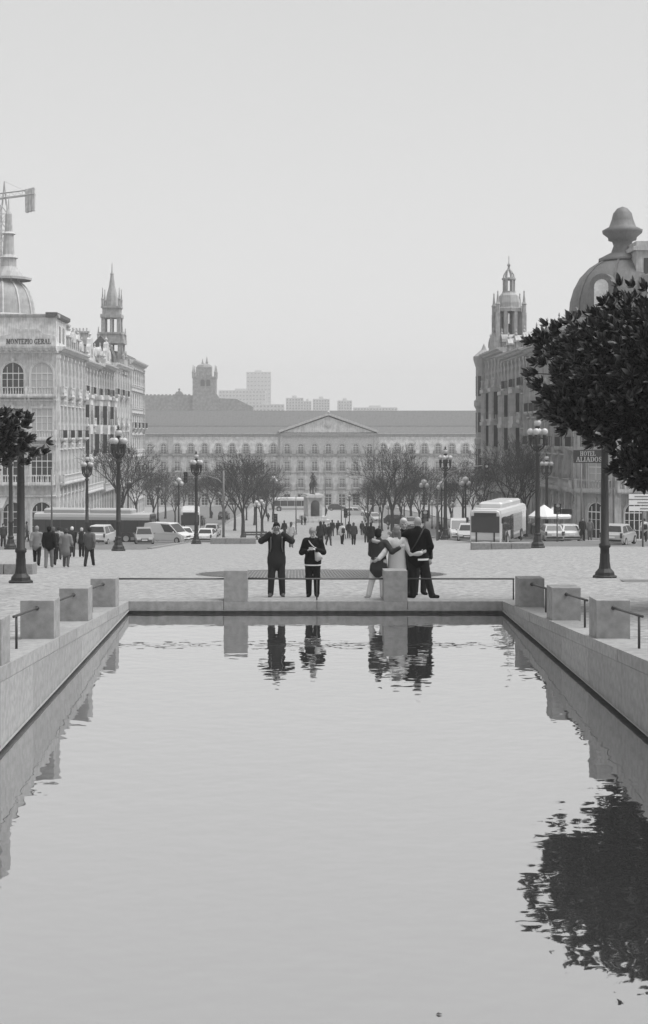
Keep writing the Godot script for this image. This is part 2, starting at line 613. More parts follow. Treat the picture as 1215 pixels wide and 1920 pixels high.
func wall_run(root: Node3D, o: float, s: int) -> void:
	var pos := PN
	var i := 0
	while pos < PF - 0.01:
		var nxt := minf(PF, pos + 1.87)
		if PF - nxt < 0.5:
			nxt = PF
		var st := mb()
		var a := pos + 0.004
		var b := nxt - 0.004
		var t := func(d: float) -> float: return gy(0, d) + 0.012
		var zz := func(d: float) -> float: return 20.0 - d
		var j := 0.0015 * ((i * 7 + s * 3) % 4)   # no two slabs quite flush
		var x0 := -j if o > 0 else -0.54
		var x1 := 0.54 if o > 0 else j
		hexa(st, [Vector3(x0, t.call(b) - 0.185, zz.call(b)), Vector3(x1, t.call(b) - 0.185, zz.call(b)), Vector3(x1, t.call(a) - 0.185, zz.call(a)), Vector3(x0, t.call(a) - 0.185, zz.call(a)),
			Vector3(x0, t.call(b), zz.call(b)), Vector3(x1, t.call(b), zz.call(b)), Vector3(x1, t.call(a), zz.call(a)), Vector3(x0, t.call(a), zz.call(a))])
		obj("coping_slab", st, M.granite_pale if (i * 5 + s) % 3 else M.granite, root)
		pos = nxt
		i += 1
	pos = PN
	i = 0
	while pos < PF - 0.01:
		var nxt := minf(PF, pos + (1.2 if i == 0 else 2.25))
		if PF - nxt < 0.6:
			nxt = PF
		var st := mb()
		var a := pos + 0.004
		var b := nxt - 0.004
		var lo := 0.055
		var ta := gy(0, a) + 0.012 - 0.191
		var tb := gy(0, b) + 0.012 - 0.191
		var x0 := 0.003 + 0.0015 * ((i * 3 + s) % 3)
		var xa := x0 if o > 0 else -0.5
		var xb := 0.5 if o > 0 else -x0
		hexa(st, [Vector3(xa, lo, 20 - b), Vector3(xb, lo, 20 - b), Vector3(xb, lo, 20 - a), Vector3(xa, lo, 20 - a), Vector3(xa, tb, 20 - b), Vector3(xb, tb, 20 - b), Vector3(xb, ta, 20 - a), Vector3(xa, ta, 20 - a)])
		obj("stone_panel", st, M.granite if (i + s) % 3 else M.granite_pale, root)
		pos = nxt
		i += 1
	var band := mb()
	bx(band, 0.14 if o > 0 else -0.5, 0.5 if o > 0 else -0.14, -0.5, 0.05, 20 - PF, 20 - PN)
	obj("wet_course", band, M.granite, root)
	var lip := mb()
	bx(lip, -0.02 if o > 0 else -0.2, 0.2 if o > 0 else 0.02, 0.058, 0.074, 20 - PF + 0.01, 20 - PN)
	obj("drip_ledge", lip, M.granite_pale, root)

# ---------- building kit ----------
func moulding(st: SurfaceTool, tr: Transform3D, x0: float, x1: float, y: float, prof: Array) -> void:   # prof: Vector2(out, up)
	prism(st, PackedVector2Array(prof), x0, x1, tr * Transform3D(Basis(Vector3(0, 0, 1), Vector3(0, 1, 0), Vector3(1, 0, 0)), Vector3(0, y, 0)))

func wbox(st: SurfaceTool, tr: Transform3D, x0: float, x1: float, y0: float, y1: float, z0: float, z1: float) -> void:
	var p := []
	for y in [y0, y1]:
		for q in [Vector2(x0, z0), Vector2(x1, z0), Vector2(x1, z1), Vector2(x0, z1)]:
			p.append(tr * Vector3(q.x, y, q.y))
	hexa(st, p)

func arch_fill(st: SurfaceTool, tr: Transform3D, cx: float, top: float, w: float, z0: float, z1: float, rise := -1.0) -> void:   # the stone between an arch and the lintel above it
	var r := w * 0.5
	var k := r if rise < 0.0 else rise
	var n := 10
	for i in n:
		var a := PI * i / n
		var b := PI * (i + 1) / n
		var xa := cx - cos(a) * r
		var xb := cx - cos(b) * r
		var ya := top - k + sin(a) * k
		var yb := top - k + sin(b) * k
		var p := [Vector3(xa, ya, z0), Vector3(xb, yb, z0), Vector3(xb, yb, z1), Vector3(xa, ya, z1), Vector3(xa, top + 0.001, z0), Vector3(xb, top + 0.001, z0), Vector3(xb, top + 0.001, z1), Vector3(xa, top + 0.001, z1)]
		var q := []
		for v in p:
			q.append(tr * v)
		hexa(st, q)

func win_outline(w: float, h: float, arch: bool, grow := 0.0) -> PackedVector2Array:
	var o := PackedVector2Array()
	var r := w * 0.5
	o.append(Vector2(-r - grow, -grow))
	o.append(Vector2(r + grow, -grow))
	if arch:
		for i in 9:
			var a := PI * i / 8
			o.append(Vector2(cos(a) * (r + grow), h - r + sin(a) * (r + grow)))
	else:
		o.append(Vector2(r + grow, h + grow))
		o.append(Vector2(-r - grow, h + grow))
	return o

func window_parts(w: float, h: float, arch: bool, style: int, stone: Material, pane: Material) -> Array:
	var key := "win %.2f %.2f %s %d %s %s" % [w, h, arch, style, stone.resource_name, pane.resource_name]
	if not meshes.has(key):
		var s := mb()
		var t := 0.16 if style != 3 else 0.22
		var outer := win_outline(w, h, arch, t)
		var inner := win_outline(w, h, arch)
		var n := outer.size()
		for i in n:   # surround as a swept frame standing proud of the wall
			var j := (i + 1) % n
			var a := Vector3(outer[i].x, outer[i].y, -0.02)
			var b := Vector3(outer[j].x, outer[j].y, -0.02)
			var c := Vector3(outer[i].x, outer[i].y, 0.09)
			var d := Vector3(outer[j].x, outer[j].y, 0.09)
			var e := Vector3(inner[i].x, inner[i].y, 0.07)
			var f := Vector3(inner[j].x, inner[j].y, 0.07)
			var g := Vector3(inner[i].x, inner[i].y, -0.1)
			var k := Vector3(inner[j].x, inner[j].y, -0.1)
			quad(s, a, c, d, b)
			quad(s, c, e, f, d)
			quad(s, e, g, k, f)
		bx(s, -w * 0.5 - 0.28, w * 0.5 + 0.28, -0.24, -0.08, 0.0, 0.24)   # sill
		if style == 1:   # flat hood on brackets
			bx(s, -w * 0.5 - 0.35, w * 0.5 + 0.35, h + 0.3, h + 0.46, -0.02, 0.36)
			bx(s, -w * 0.5 - 0.3, -w * 0.5 - 0.12, h - 0.1, h + 0.3, -0.02, 0.2)
			bx(s, w * 0.5 + 0.12, w * 0.5 + 0.3, h - 0.1, h + 0.3, -0.02, 0.2)
		if style == 2:   # keystone
			bx(s, -0.14, 0.14, h - 0.06, h + 0.42, -0.02, 0.18)
		var fr := mb()
		var z0 := -0.09
		var z1 := -0.03
		bx(fr, -w * 0.5, -w * 0.5 + 0.09, 0, h if not arch else h - w * 0.5, z0, z1)
		bx(fr, w * 0.5 - 0.09, w * 0.5, 0, h if not arch else h - w * 0.5, z0, z1)
		bx(fr, -w * 0.5 + 0.09, w * 0.5 - 0.09, 0, 0.12, z0, z1)
		var tr_y := h - w * 0.5 if arch else h * 0.72
		bx(fr, -w * 0.5 + 0.09, w * 0.5 - 0.09, tr_y - 0.05, tr_y + 0.05, z0, z1)
		if arch:
			for i in 8:
				var a := PI * i / 8
				var b := PI * (i + 1) / 8
				var r := w * 0.5
				var c := Vector3(0, h - r, 0)
				var u := Vector3(cos(a), sin(a), 0)
				var v := Vector3(cos(b), sin(b), 0)
				quad(fr, c + u * r + Vector3(0, 0, z1), c + v * r + Vector3(0, 0, z1), c + v * (r - 0.09) + Vector3(0, 0, z1), c + u * (r - 0.09) + Vector3(0, 0, z1))
				quad(fr, c + u * (r - 0.09) + Vector3(0, 0, z0), c + u * (r - 0.09) + Vector3(0, 0, z1), c + v * (r - 0.09) + Vector3(0, 0, z1), c + v * (r - 0.09) + Vector3(0, 0, z0))
		else:
			bx(fr, -w * 0.5 + 0.09, w * 0.5 - 0.09, h - 0.09, h, z0, z1)
		var cols := 2 if w < 1.9 else 4
		for i in range(1, cols):
			var x := -w * 0.5 + w * i / cols
			bx(fr, x - 0.04, x + 0.04, 0.12, tr_y - 0.05, z0, z1)
			bx(fr, x - 0.03, x + 0.03, tr_y + 0.05, (h - 0.1) if not arch or i * 2 == cols else h - w * 0.22, z0, z1 - 0.005)
		for y in [0.36, 0.72]:
			bx(fr, -w * 0.5 + 0.09, w * 0.5 - 0.09, tr_y * y - 0.02, tr_y * y + 0.02, z0, z1 - 0.01)
		var pn := mb()
		prism(pn, inner, -0.15, -0.1)
		meshes[key] = [done(s, stone), done(fr, M.white_paint), done(pn, pane)]
	return meshes[key]

func add_window(root: Node3D, tr: Transform3D, x: float, y: float, w: float, h: float, arch: bool, style: int, stone: Material, pane: Material) -> void:
	var p := window_parts(w, h, arch, style, stone, pane)
	var o := mi("window", p[0], root, tr * Transform3D(Basis(), Vector3(x, y, 0)))
	mi("frame", p[1], o)
	mi("pane", p[2], o)

func balcony_parts(w: float, deep: float, kind: int, stone: Material) -> Array:   # kind 1 iron, 2 stone balusters
	var key := "bal %.2f %.2f %d %s" % [w, deep, kind, stone.resource_name]
	if not meshes.has(key):
		var s := mb()
		bx(s, -w * 0.5, w * 0.5, -0.2, 0.0, 0.0, deep)
		bx(s, -w * 0.5 + 0.08, w * 0.5 - 0.08, -0.34, -0.2, 0.0, deep - 0.12)
		var nb := maxi(2, int(w / 2.2) + 1)
		for i in nb:   # brackets
			var x := -w * 0.5 + 0.3 + (w - 0.6) * i / (nb - 1)
			prism(s, PackedVector2Array([Vector2(0, -0.34), Vector2(deep * 0.75, -0.34), Vector2(deep * 0.4, -0.6), Vector2(0, -1.0)]), x - 0.12, x + 0.12, Transform3D(Basis(Vector3(0, 0, 1), Vector3(0, 1, 0), Vector3(1, 0, 0)), Vector3.ZERO))
		var r := mb()
		var top := 0.95
		var step := 0.16 if kind == 1 else 0.3
		var th := 0.018 if kind == 1 else 0.075
		var rail := 0.03 if kind == 1 else 0.1
		bx(r, -w * 0.5, w * 0.5, top - rail, top, deep - 0.08 - rail, deep - 0.04)
		bx(r, -w * 0.5, -w * 0.5 + rail, top - rail, top - 0.002, 0.0, deep - 0.08 - rail)
		bx(r, w * 0.5 - rail, w * 0.5, top - rail, top - 0.002, 0.0, deep - 0.08 - rail)
		if kind == 2:
			bx(r, -w * 0.5, w * 0.5, 0.0, 0.12, deep - 0.2, deep - 0.06)
			for x in [-w * 0.5 + 0.12, w * 0.5 - 0.12]:
				bx(r, x - 0.12, x + 0.12, 0.0, top + 0.06, deep - 0.24, deep - 0.01)
		var n := int((w - 0.1) / step)
		for i in n + 1:
			var x := -w * 0.5 + 0.05 + (w - 0.1) * i / n
			if kind == 1:
				bx(r, x - th, x + th, 0.0, top - rail, deep - 0.085, deep - 0.05)
			else:
				lathe(r, [Vector2(0.05, 0.12), Vector2(th, 0.32), Vector2(0.035, 0.6), Vector2(0.055, top - rail)], 5, Vector3(x, 0, deep - 0.13))
		var ns := maxi(1, int(deep / step) - 1)
		for i in ns:
			for x in [-w * 0.5 + 0.03, w * 0.5 - 0.03]:
				var z := deep * (i + 0.5) / ns
				bx(r, x - th * 0.8, x + th * 0.8, 0.0, top - rail, z - th, z + th)
		meshes[key] = [done(s, stone), done(r, M.iron if kind == 1 else stone)]
	return meshes[key]

func add_balcony(root: Node3D, tr: Transform3D, x: float, y: float, w: float, deep: float, kind: int, stone: Material) -> void:
	var p := balcony_parts(w, deep, kind, stone)
	var o := mi("balcony", p[0], root, tr * Transform3D(Basis(), Vector3(x, y, 0.0)))
	mi("railing", p[1], o)

# floors: [height, window width, window height, sill, arch, style, balcony kind, balcony each or along]
func facade(root: Node3D, tr: Transform3D, wide: float, nb: int, floors: Array, stone: Material, trim: Material, o := {}) -> float:
	var st := mb()
	var y := 0.0
	var bay := wide / nb
	var thick := 0.42
	for f in floors:
		var h: float = f[0]
		var w: float = f[1]
		var wh: float = f[2]
		var s: float = f[3]
		if s > 0.0:
			wbox(st, tr, 0, wide, y, y + s, -thick, 0)
		wbox(st, tr, 0, wide, y + s + wh, y + h, -thick, 0)
		for i in nb + 1:
			var x0 := 0.0 if i == 0 else bay * (i - 0.5) + w * 0.5
			var x1 := wide if i == nb else bay * (i + 0.5) - w * 0.5
			wbox(st, tr, x0, x1, y + s, y + s + wh, -thick, 0)
		for i in nb:
			var cx := bay * (i + 0.5)
			if f[4]:
				arch_fill(st, tr, cx, y + s + wh, w, -thick, 0)
			var pane: Material = M.glass if (i * 7 + int(y * 3)) % 4 else M.curtain
			if f.size() > 8:
				pane = f[8]
			add_window(root, tr, cx, y + s, w, wh, f[4], f[5], trim, pane)
			if f[6] > 0 and f[7] == 0 and i % 2 == o.get("odd", 0) % 2:
				add_balcony(root, tr, cx, y + s, w + 1.0, 0.85, f[6], trim)
			elif f[6] > 0 and f[7] == 2:
				add_balcony(root, tr, cx, y + s, w + 0.9, 0.7, f[6], trim)
		if f[6] > 0 and f[7] == 1:
			add_balcony(root, tr, wide * 0.5, y + s, wide - 0.3, 0.9, f[6], trim)
		y += h
		if y < 1000.0 and not o.get("plain", false):
			var band := mb()
			moulding(band, tr, -0.02, wide + 0.02, y - 0.16, [Vector2(-0.05, 0.0), Vector2(0.14, 0.03), Vector2(0.2, 0.12), Vector2(0.2, 0.22), Vector2(-0.05, 0.26)])
			obj("string_course", band, trim, root)
	obj("wall", st, stone, root)
	var pd: float = o.get("pilaster", 0.0)
	if pd > 0.0:
		var key := "pil %.2f %.2f %s" % [pd, y, trim.resource_name]
		if not meshes.has(key):
			var ps := mb()
			var g: float = floors[0][0]
			bx(ps, -0.32, 0.32, 0.0, g - 0.2, -0.02, pd * 0.9)
			bx(ps, -0.4, 0.4, g - 0.2, g + 0.5, -0.02, pd * 1.1)
			bx(ps, -0.26, 0.26, g + 0.5, y - 0.75, -0.02, pd)
			bx(ps, -0.34, 0.34, y - 0.75, y - 0.28, -0.02, pd * 1.35)
			bx(ps, -0.09, 0.09, g + 1.2, y - 1.4, pd, pd + 0.07)
			meshes[key] = done(ps, trim)
		for i in nb + 1:
			if i % int(o.get("every", 1)) == 0:
				mi("pilaster", meshes[key], root, tr * Transform3D(Basis(), Vector3(clampf(bay * i, 0.34, wide - 0.34), 0, 0)))
	var cd: float = o.get("cornice", 0.7)
	var c := mb()
	moulding(c, tr, -0.1, wide + 0.1, y - 0.1, [Vector2(-0.3, 0), Vector2(0.15, 0.0), Vector2(0.2, 0.2), Vector2(cd * 0.6, 0.3), Vector2(cd * 0.75, 0.5), Vector2(cd, 0.56), Vector2(cd + 0.06, 0.78), Vector2(-0.3, 0.84)])
	var n := int(wide / 0.7)
	for i in n:   # dentils
		var x := wide * (i + 0.5) / n
		wbox(c, tr, x - 0.14, x + 0.14, y + 0.06, y + 0.22, 0.0, cd * 0.62)
	obj("cornice", c, trim, root)
	return y

func dormer(root: Node3D, tr: Transform3D, w: float, h: float, stone: Material, round_top: bool) -> void:
	var key := "dormer %.2f %.2f %s %s" % [w, h, stone.resource_name, round_top]
	if not meshes.has(key):
		var s := mb()
		bx(s, -w * 0.5 - 0.3, -w * 0.5, 0, h, -1.6, 0.1)
		bx(s, w * 0.5, w * 0.5 + 0.3, 0, h, -1.6, 0.1)
		bx(s, -w * 0.5, w * 0.5, 0, 0.3, -1.6, 0.08)
		if round_top:
			prism(s, win_outline(w + 1.0, h * 0.55 + w * 0.3, true), -1.6, 0.16, Transform3D(Basis(), Vector3(0, h * 0.72, 0)))
		else:
			prism(s, PackedVector2Array([Vector2(-w * 0.5 - 0.5, h - 0.05), Vector2(w * 0.5 + 0.5, h - 0.05), Vector2(w * 0.5 + 0.5, h + 0.15), Vector2(0, h + w * 0.55 + 0.2), Vector2(-w * 0.5 - 0.5, h + 0.15)]), -1.6, 0.2)
		lathe(s, [Vector2(0.14, 0), Vector2(0.18, 0.2), Vector2(0.05, 0.4), Vector2(0.12, 0.55), Vector2(0, 0.9)], 6, Vector3(0, h + w * (0.5 if not round_top else 0.5) + (0.2 if not round_top else 0.1), 0))
		var p := mb()
		bx(p, -w * 0.5, w * 0.5, 0.3, h, -0.3, -0.15)
		meshes[key] = [done(s, stone), done(p, M.glass)]
	var o := mi("dormer", meshes[key][0], root, tr)
	mi("pane", meshes[key][1], o)

func gable(root: Node3D, tr: Transform3D, w: float, h: float, stone: Material) -> void:   # curved ornamental gable with urns
	var s := mb()
	var o := PackedVector2Array([Vector2(-w * 0.5, 0), Vector2(w * 0.5, 0), Vector2(w * 0.5, h * 0.25), Vector2(w * 0.36, h * 0.32), Vector2(w * 0.3, h * 0.6), Vector2(w * 0.2, h * 0.72), Vector2(w * 0.14, h * 0.92), Vector2(0, h), Vector2(-w * 0.14, h * 0.92), Vector2(-w * 0.2, h * 0.72), Vector2(-w * 0.3, h * 0.6), Vector2(-w * 0.36, h * 0.32), Vector2(-w * 0.5, h * 0.25)])
	prism(s, o, -0.5, 0.12, tr)
	for x in [-w * 0.46, w * 0.46, 0.0]:
		lathe(s, [Vector2(0.18, 0), Vector2(0.12, 0.15), Vector2(0.26, 0.45), Vector2(0.1, 0.7), Vector2(0, 1.0)], 6, tr * Vector3(x, h * (0.25 if x != 0.0 else 0.99), -0.2))
	var g := obj("gable", s, stone, root)
	var p := mb()
	prism(p, win_outline(w * 0.22, h * 0.36, true), 0.1, 0.14, tr * Transform3D(Basis(), Vector3(0, h * 0.2, 0)))
	obj("pane", p, M.glass, g)

func mansard(root: Node3D, tr: Transform3D, wide: float, base: float, rise: float, set_back: float, deep: float, m: Material) -> void:
	var s := mb()
	prism(s, PackedVector2Array([Vector2(-0.1, base), Vector2(-set_back, base + rise), Vector2(-deep * 0.5, base + rise + 0.9), Vector2(-deep, base + rise * 0.5), Vector2(-deep, base)]), 0.05, wide - 0.05, tr * Transform3D(Basis(Vector3(0, 0, 1), Vector3(0, 1, 0), Vector3(1, 0, 0)), Vector3.ZERO))
	obj("roof", s, m, root)

func chimney(root: Node3D, tr: Transform3D, w: float, h: float, m: Material) -> void:
	var s := mb()
	wbox(s, tr, -w * 0.5, w * 0.5, 0, h, -0.45, 0.45)
	wbox(s, tr, -w * 0.5 - 0.12, w * 0.5 + 0.12, h, h + 0.25, -0.57, 0.57)
	var k := int(w / 0.5)
	for i in k:
		lathe(s, [Vector2(0.14, h + 0.25), Vector2(0.1, h + 0.75), Vector2(0, h + 0.75)], 6, tr.origin + tr.basis * Vector3(-w * 0.5 + (i + 0.5) * w / k, 0, 0))
	obj("chimney", s, m, root)

func backing(root: Node3D, tr: Transform3D, wide: float, h: float, deep: float, m: Material) -> void:   # the rest of the house behind its street front
	var s := mb()
	wbox(s, tr, 0.02, wide - 0.02, 0, h, -deep, -0.6)
	obj("rear_wall", s, m, root)

func frame_of(v: String) -> Basis:   # x along the front, z out of it
	match v:
		"right": return Basis(Vector3(0, 0, -1), Vector3(0, 1, 0), Vector3(1, 0, 0))
		"left": return Basis(Vector3(0, 0, 1), Vector3(0, 1, 0), Vector3(-1, 0, 0))
	return Basis()

func house(called: String, label: String, where: Vector3) -> Node3D:
	return thing(called, label, "building", where)

# ---------- the palace that closes the avenue ----------
func build_palace() -> void:
	var d := 350.0
	var k := d / F
	var zb := -15.0
	var root := house("palace", "wide pale palace with a central pediment and dark tiled roof closing the avenue", Vector3((615.5 - VX) * k, zb, -d))
	var bay := 25.75 * k
	var yy := func(py: float) -> float: return EYE - (py - VY) * k - zb
	# three parts of the front: each [first bay from the middle, number of bays, material of the top floor]
	var secs := [[-16.5, 3.0, M.palace_stone], [-13.5, 2.0, M.palace_wall], [-11.5, 8.0, M.palace_light], [-3.5, 7.0, M.palace_stone], [3.5, 8.0, M.palace_light], [11.5, 2.0, M.palace_wall], [13.5, 3.0, M.palace_stone]]
	var fl := [[yy.call(918.0), 1.7, 3.0, 0.25, false, 0, 0, 0, M.glass], [yy.call(886.0) - yy.call(918.0), 1.55, 2.35, 0.55, false, 3, 1, 2, M.pale_pane], [yy.call(855.0) - yy.call(886.0), 1.5, 2.55, 0.35, false, 3, 1, 2, M.pale_pane], [yy.call(818.0) - yy.call(855.0), 1.55, 2.75, 0.45, true, 3, 1, 2, M.pale_pane]]
	for s in secs:
		var centre: bool = s[0] == -3.5
		var front := 0.55 if centre else 0.0
		var w: float = s[1] * bay
		var low := Transform3D(Basis(), Vector3(s[0] * bay, 0, front))
		facade(root, low, w, int(s[1]), fl.slice(0, 3), M.palace_wall, M.stone_pale, {"cornice": 0.4})
		var up := Transform3D(Basis(), Vector3(s[0] * bay, yy.call(855.0), front))
		facade(root, up, w, int(s[1]), fl.slice(3, 4), s[2], M.stone_pale, {"cornice": 0.6})
		for e in [0.3, w - 0.3]:
			var pl := mb()
			wbox(pl, low, e - 0.3, e + 0.3, 0, yy.call(818.0), 0.0, 0.2)
			obj("corner_pilaster", pl, M.palace_stone, root)
	var x0 := -16.5 * bay
	var eave: float = yy.call(818.0) + 0.5
	var rf := mb()   # roof in two pitches
	var ridge: float = 9.75 - zb
	prism(rf, PackedVector2Array([Vector2(0.7, eave), Vector2(-4.0, yy.call(804.0) + 0.5), Vector2(-4.3, yy.call(804.0) + 0.9), Vector2(-11.0, ridge), Vector2(-24.0, eave)]), x0 - 0.4, -x0 + 0.4, Transform3D(Basis(Vector3(0, 0, 1), Vector3(0, 1, 0), Vector3(1, 0, 0)), Vector3.ZERO))
	obj("roof", rf, M.roof_tile, root)
	var pd := mb()
	var pw := 3.5 * bay
	prism(pd, PackedVector2Array([Vector2(-pw + 0.4, eave + 0.45), Vector2(pw - 0.4, eave + 0.45), Vector2(0, yy.call(781.0))]), -9.0, 0.3)
	var ped := obj("pediment", pd, M.palace_wall, root)
	var rk := mb()
	for s in [-1.0, 1.0]:
		var a := Vector3(s * (pw + 0.3), eave + 0.42, 0.55)
		var b := Vector3(0, yy.call(778.5), 0.55)
		var t := (b - a).normalized()
		var u = Vector3(0, 0, 1).cross(t) * s * -1.0
		hexa(rk, [a + Vector3(0, 0, -9), b + Vector3(0, 0, -9), b + Vector3(0, 0, 0.3), a + Vector3(0, 0, 0.3), a + u * 0.6 + Vector3(0, 0, -9), b + u * 0.6 + Vector3(0, 0, -9), b + u * 0.6 + Vector3(0, 0, 0.3), a + u * 0.6 + Vector3(0, 0, 0.3)])
	obj("raking_cornice", rk, M.palace_stone, ped)
	var cr := mb()
	lathe(cr, [Vector2(0, 0), Vector2(0.9, 0.02), Vector2(0.8, 0.2), Vector2(0.4, 0.3), Vector2(0, 0.35)], 10, Vector3(0, yy.call(796.0), 0.3), Basis(Vector3.RIGHT, PI / 2))
	obj("crest", cr, M.palace_stone, ped)
	var fi := mb()
	lathe(fi, [Vector2(0.3, 0), Vector2(0.2, 0.3), Vector2(0.4, 0.7), Vector2(0, 1.4)], 6, Vector3(0, yy.call(778.0), 0.4))
	obj("finial", fi, M.palace_stone, ped)
	backing(root, Transform3D(Basis(), Vector3(x0, 0, 0)), -2.0 * x0, eave - 0.05, 24.0, M.palace_wall)
	for px in [312.0, 529.0, 700.0, 840.0]:
		var sky := mb()
		var p := at(px, 799, 357.0) - root.position
		box_at(sky, p, Vector3(0.9, 0.7, 0.5))
		obj("skylight", sky, M.steel, root)

# ---------- the left side of the avenue ----------
func lantern_dome(root: Node3D, c: Vector3, prof: Array, ribs: int, m: Material, rib_m: Material) -> MeshInstance3D:
	var s := mb(true)
	lathe(s, prof, 28, c)
	var o := obj("dome", s, m, root)
	var key_st := mb()
	for i in ribs:
		var a := TAU * (i + 0.5) / ribs
		var u := Vector3(cos(a), 0, sin(a))
		var pts := []
		for p in prof:
			pts.append(c + u * (p.x + 0.02) + Vector3(0, p.y, 0))
		tube(key_st, pts, [0.14], 4)
	obj("ribs", key_st, rib_m, o)
	return o

func build_left_row() -> void:
	var X := -28.7
	# corner house with the savings bank sign
	var r := house("corner_bank_building", "pale corner building with a dome and dark capital letters below its roof", Vector3(X, -8.3, -165))
	var fl := [[4.7, 2.5, 4.0, 0.02, true, 2, 0, 0, M.black], [6.2, 2.65, 3.7, 1.55, false, 0, 2, 1], [5.4, 2.65, 3.65, 0.8, false, 2, 2, 0], [5.8, 2.75, 4.0, 0.6, true, 2, 2, 2]]
	var front := Transform3D(Basis(), Vector3(-17.51, 0, 0))
	var top := facade(r, front, 17.5, 5, fl, M.stone_white, M.stone_bright, {"cornice": 1.0, "odd": 0})
	var fs := [[4.7, 1.8, 3.6, 0.02, true, 2, 0, 0, M.black], [6.2, 1.5, 3.7, 1.55, false, 1, 2, 1], [5.4, 1.5, 3.6, 0.8, false, 1, 1, 0], [5.8, 1.5, 3.6, 0.7, true, 2, 2, 0]]
	var side := Transform3D(frame_of("right"), Vector3.ZERO)
	var bank_side := Transform3D(frame_of("right"), Vector3(0, 0, -0.43))
	facade(r, bank_side, 20.5, 7, fs, M.stone_white, M.stone_bright, {"pilaster": 0.3, "cornice": 1.0})
	var at_ := mb()   # attic storey, curved up over the middle of the front, and its coping
	wbox(at_, front, 0, 17.4, top + 0.7, top + 4.2, -1.2, -0.4)
	wbox(at_, side, 0.45, 9.5, top + 0.7, top + 4.2, -1.2, -0.4)
	obj("attic", at_, M.stone_bright, r)
	var cp := mb()
	moulding(cp, front, 0, 17.75, top + 4.2, [Vector2(-1.3, 0), Vector2(-0.3, 0), Vector2(0.0, 0.25), Vector2(0.0, 0.4), Vector2(-1.3, 0.4)])
	obj("attic_coping", cp, M.stone_pale, r)
	var sd := mb()
	moulding(sd, side, -0.1, 9.8, top + 4.2, [Vector2(-1.3, 0), Vector2(-0.3, 0), Vector2(0.1, 0.2), Vector2(0.1, 0.6), Vector2(-1.3, 0.6)])
	obj("attic_coping", sd, M.slate, r)
	for i in 3:
		var p := mb()
		wbox(p, side, 1.6 + i * 2.6, 2.8 + i * 2.6, top + 1.4, top + 3.4, -0.45, -0.36)
		obj("attic_window", p, M.glass, r)
	var sign_board := mb()
	prism(sign_board, PackedVector2Array([Vector2(-7.0, 0.75), Vector2(-0.3, 0.75), Vector2(-0.3, 1.9), Vector2(-1.6, 2.15), Vector2(-2.4, 2.75), Vector2(-4.9, 2.75), Vector2(-5.7, 2.15), Vector2(-7.0, 1.9)]), -0.4, -0.12, Transform3D(Basis(), Vector3(0.1, top, 0)))
	var sb := obj("parapet", sign_board, M.stone_white, r)
	text_on(sb, "MONTEPIO GERAL", 0.62, 5.4, Vector3(-3.4, top + 1.25, -0.1), Basis(), M.black)
	mansard(r, side * Transform3D(Basis(), Vector3(9.8, 0, 0)), 11.2, top + 0.5, 3.2, 2.2, 16.0, M.slate)
	backing(r, side * Transform3D(Basis(), Vector3(0.8, 0, 0)), 20.1, top + 0.6, 17.0, M.stone_pale)
	for i in 3:
		dormer(r, side * Transform3D(Basis(), Vector3(11.5 + i * 3.4, top + 0.7, -0.3)), 1.2, 1.9, M.stone_white, i == 1)
	var dc := Vector3((2.0 - VX) * 171.0 / F - X, 0, -6.0)
	var dr := mb(true)
	lathe(dr, [Vector2(4.5, top + 0.6), Vector2(4.5, top + 4.4), Vector2(4.75, top + 4.5), Vector2(4.75, top + 4.9), Vector2(4.2, top + 4.95)], 28, dc)
	obj("drum", dr, M.stone_white, r)
	var dm := lantern_dome(r, dc + Vector3(0, top + 4.9, 0), [Vector2(4.1, 0), Vector2(4.0, 1.0), Vector2(3.75, 2.1), Vector2(3.35, 3.1), Vector2(2.7, 3.9), Vector2(2.2, 4.25), Vector2(2.2, 4.5)], 12, M.stone_mid, M.stone_white)
	var ln := mb()
	lathe(ln, [Vector2(2.9, 9.3), Vector2(2.9, 9.6), Vector2(1.9, 9.7), Vector2(1.6, 10.3), Vector2(1.0, 11.0), Vector2(0.95, 12.0), Vector2(1.2, 12.1), Vector2(0.75, 12.5), Vector2(0.62, 15.0), Vector2(0.9, 15.1), Vector2(0.5, 15.4), Vector2(0.42, 17.6), Vector2(0.15, 18.2), Vector2(0.05, 19.5), Vector2(0, 19.6)], 10, Vector3(dc.x + 0.95, top, dc.z))
	obj("lantern", ln, M.stone_pale, dm)
	# three town houses
	var z := -186.0
	var specs := [
		[16.0, 5, "narrow fronted town house with curved gable between the bank and the green mansard house", 13.3, "gable"],
		[14.0, 5, "town house with tall chimneys and dormers beside the pinnacled tower house", 13.6, "dormers"]]
	for i in 2:
		var sp: Array = specs[i]
		var b := house("town_house", ["ornate pale town house with stepped gable next to the domed bank", "ornate pale town house with dark pointed roof before the pinnacled tower"][i], Vector3(X - 0.3 + i * 0.25, gy(X, -z) - 0.2, z))
		var h: float = sp[3] - b.position.y
		var f1 := [[h * 0.21, 1.7, h * 0.16, 0.02, true, 2, 0, 0, M.black], [h * 0.21, 1.35, h * 0.15, 0.4, false, 1, 2, 1], [h * 0.2, 1.35, h * 0.14, 0.4, false, 1, 1, 0], [h * 0.19, 1.35, h * 0.13, 0.4, true, 2, 2, 0], [h * 0.19, 1.2, h * 0.12, 0.5, true, 2, 1, 0]]
		var t := facade(b, side, sp[0], sp[1], f1, M.stone_white if i else M.stone_pale, M.stone_bright if i == 0 else M.stone_white, {"pilaster": 0.3, "cornice": 1.1, "odd": i})
		backing(b, side, sp[0], t + 0.4, 15.0, M.stone_pale)
		mansard(b, side, sp[0], t + 0.6, 2.8, 1.6, 15.0, M.slate)
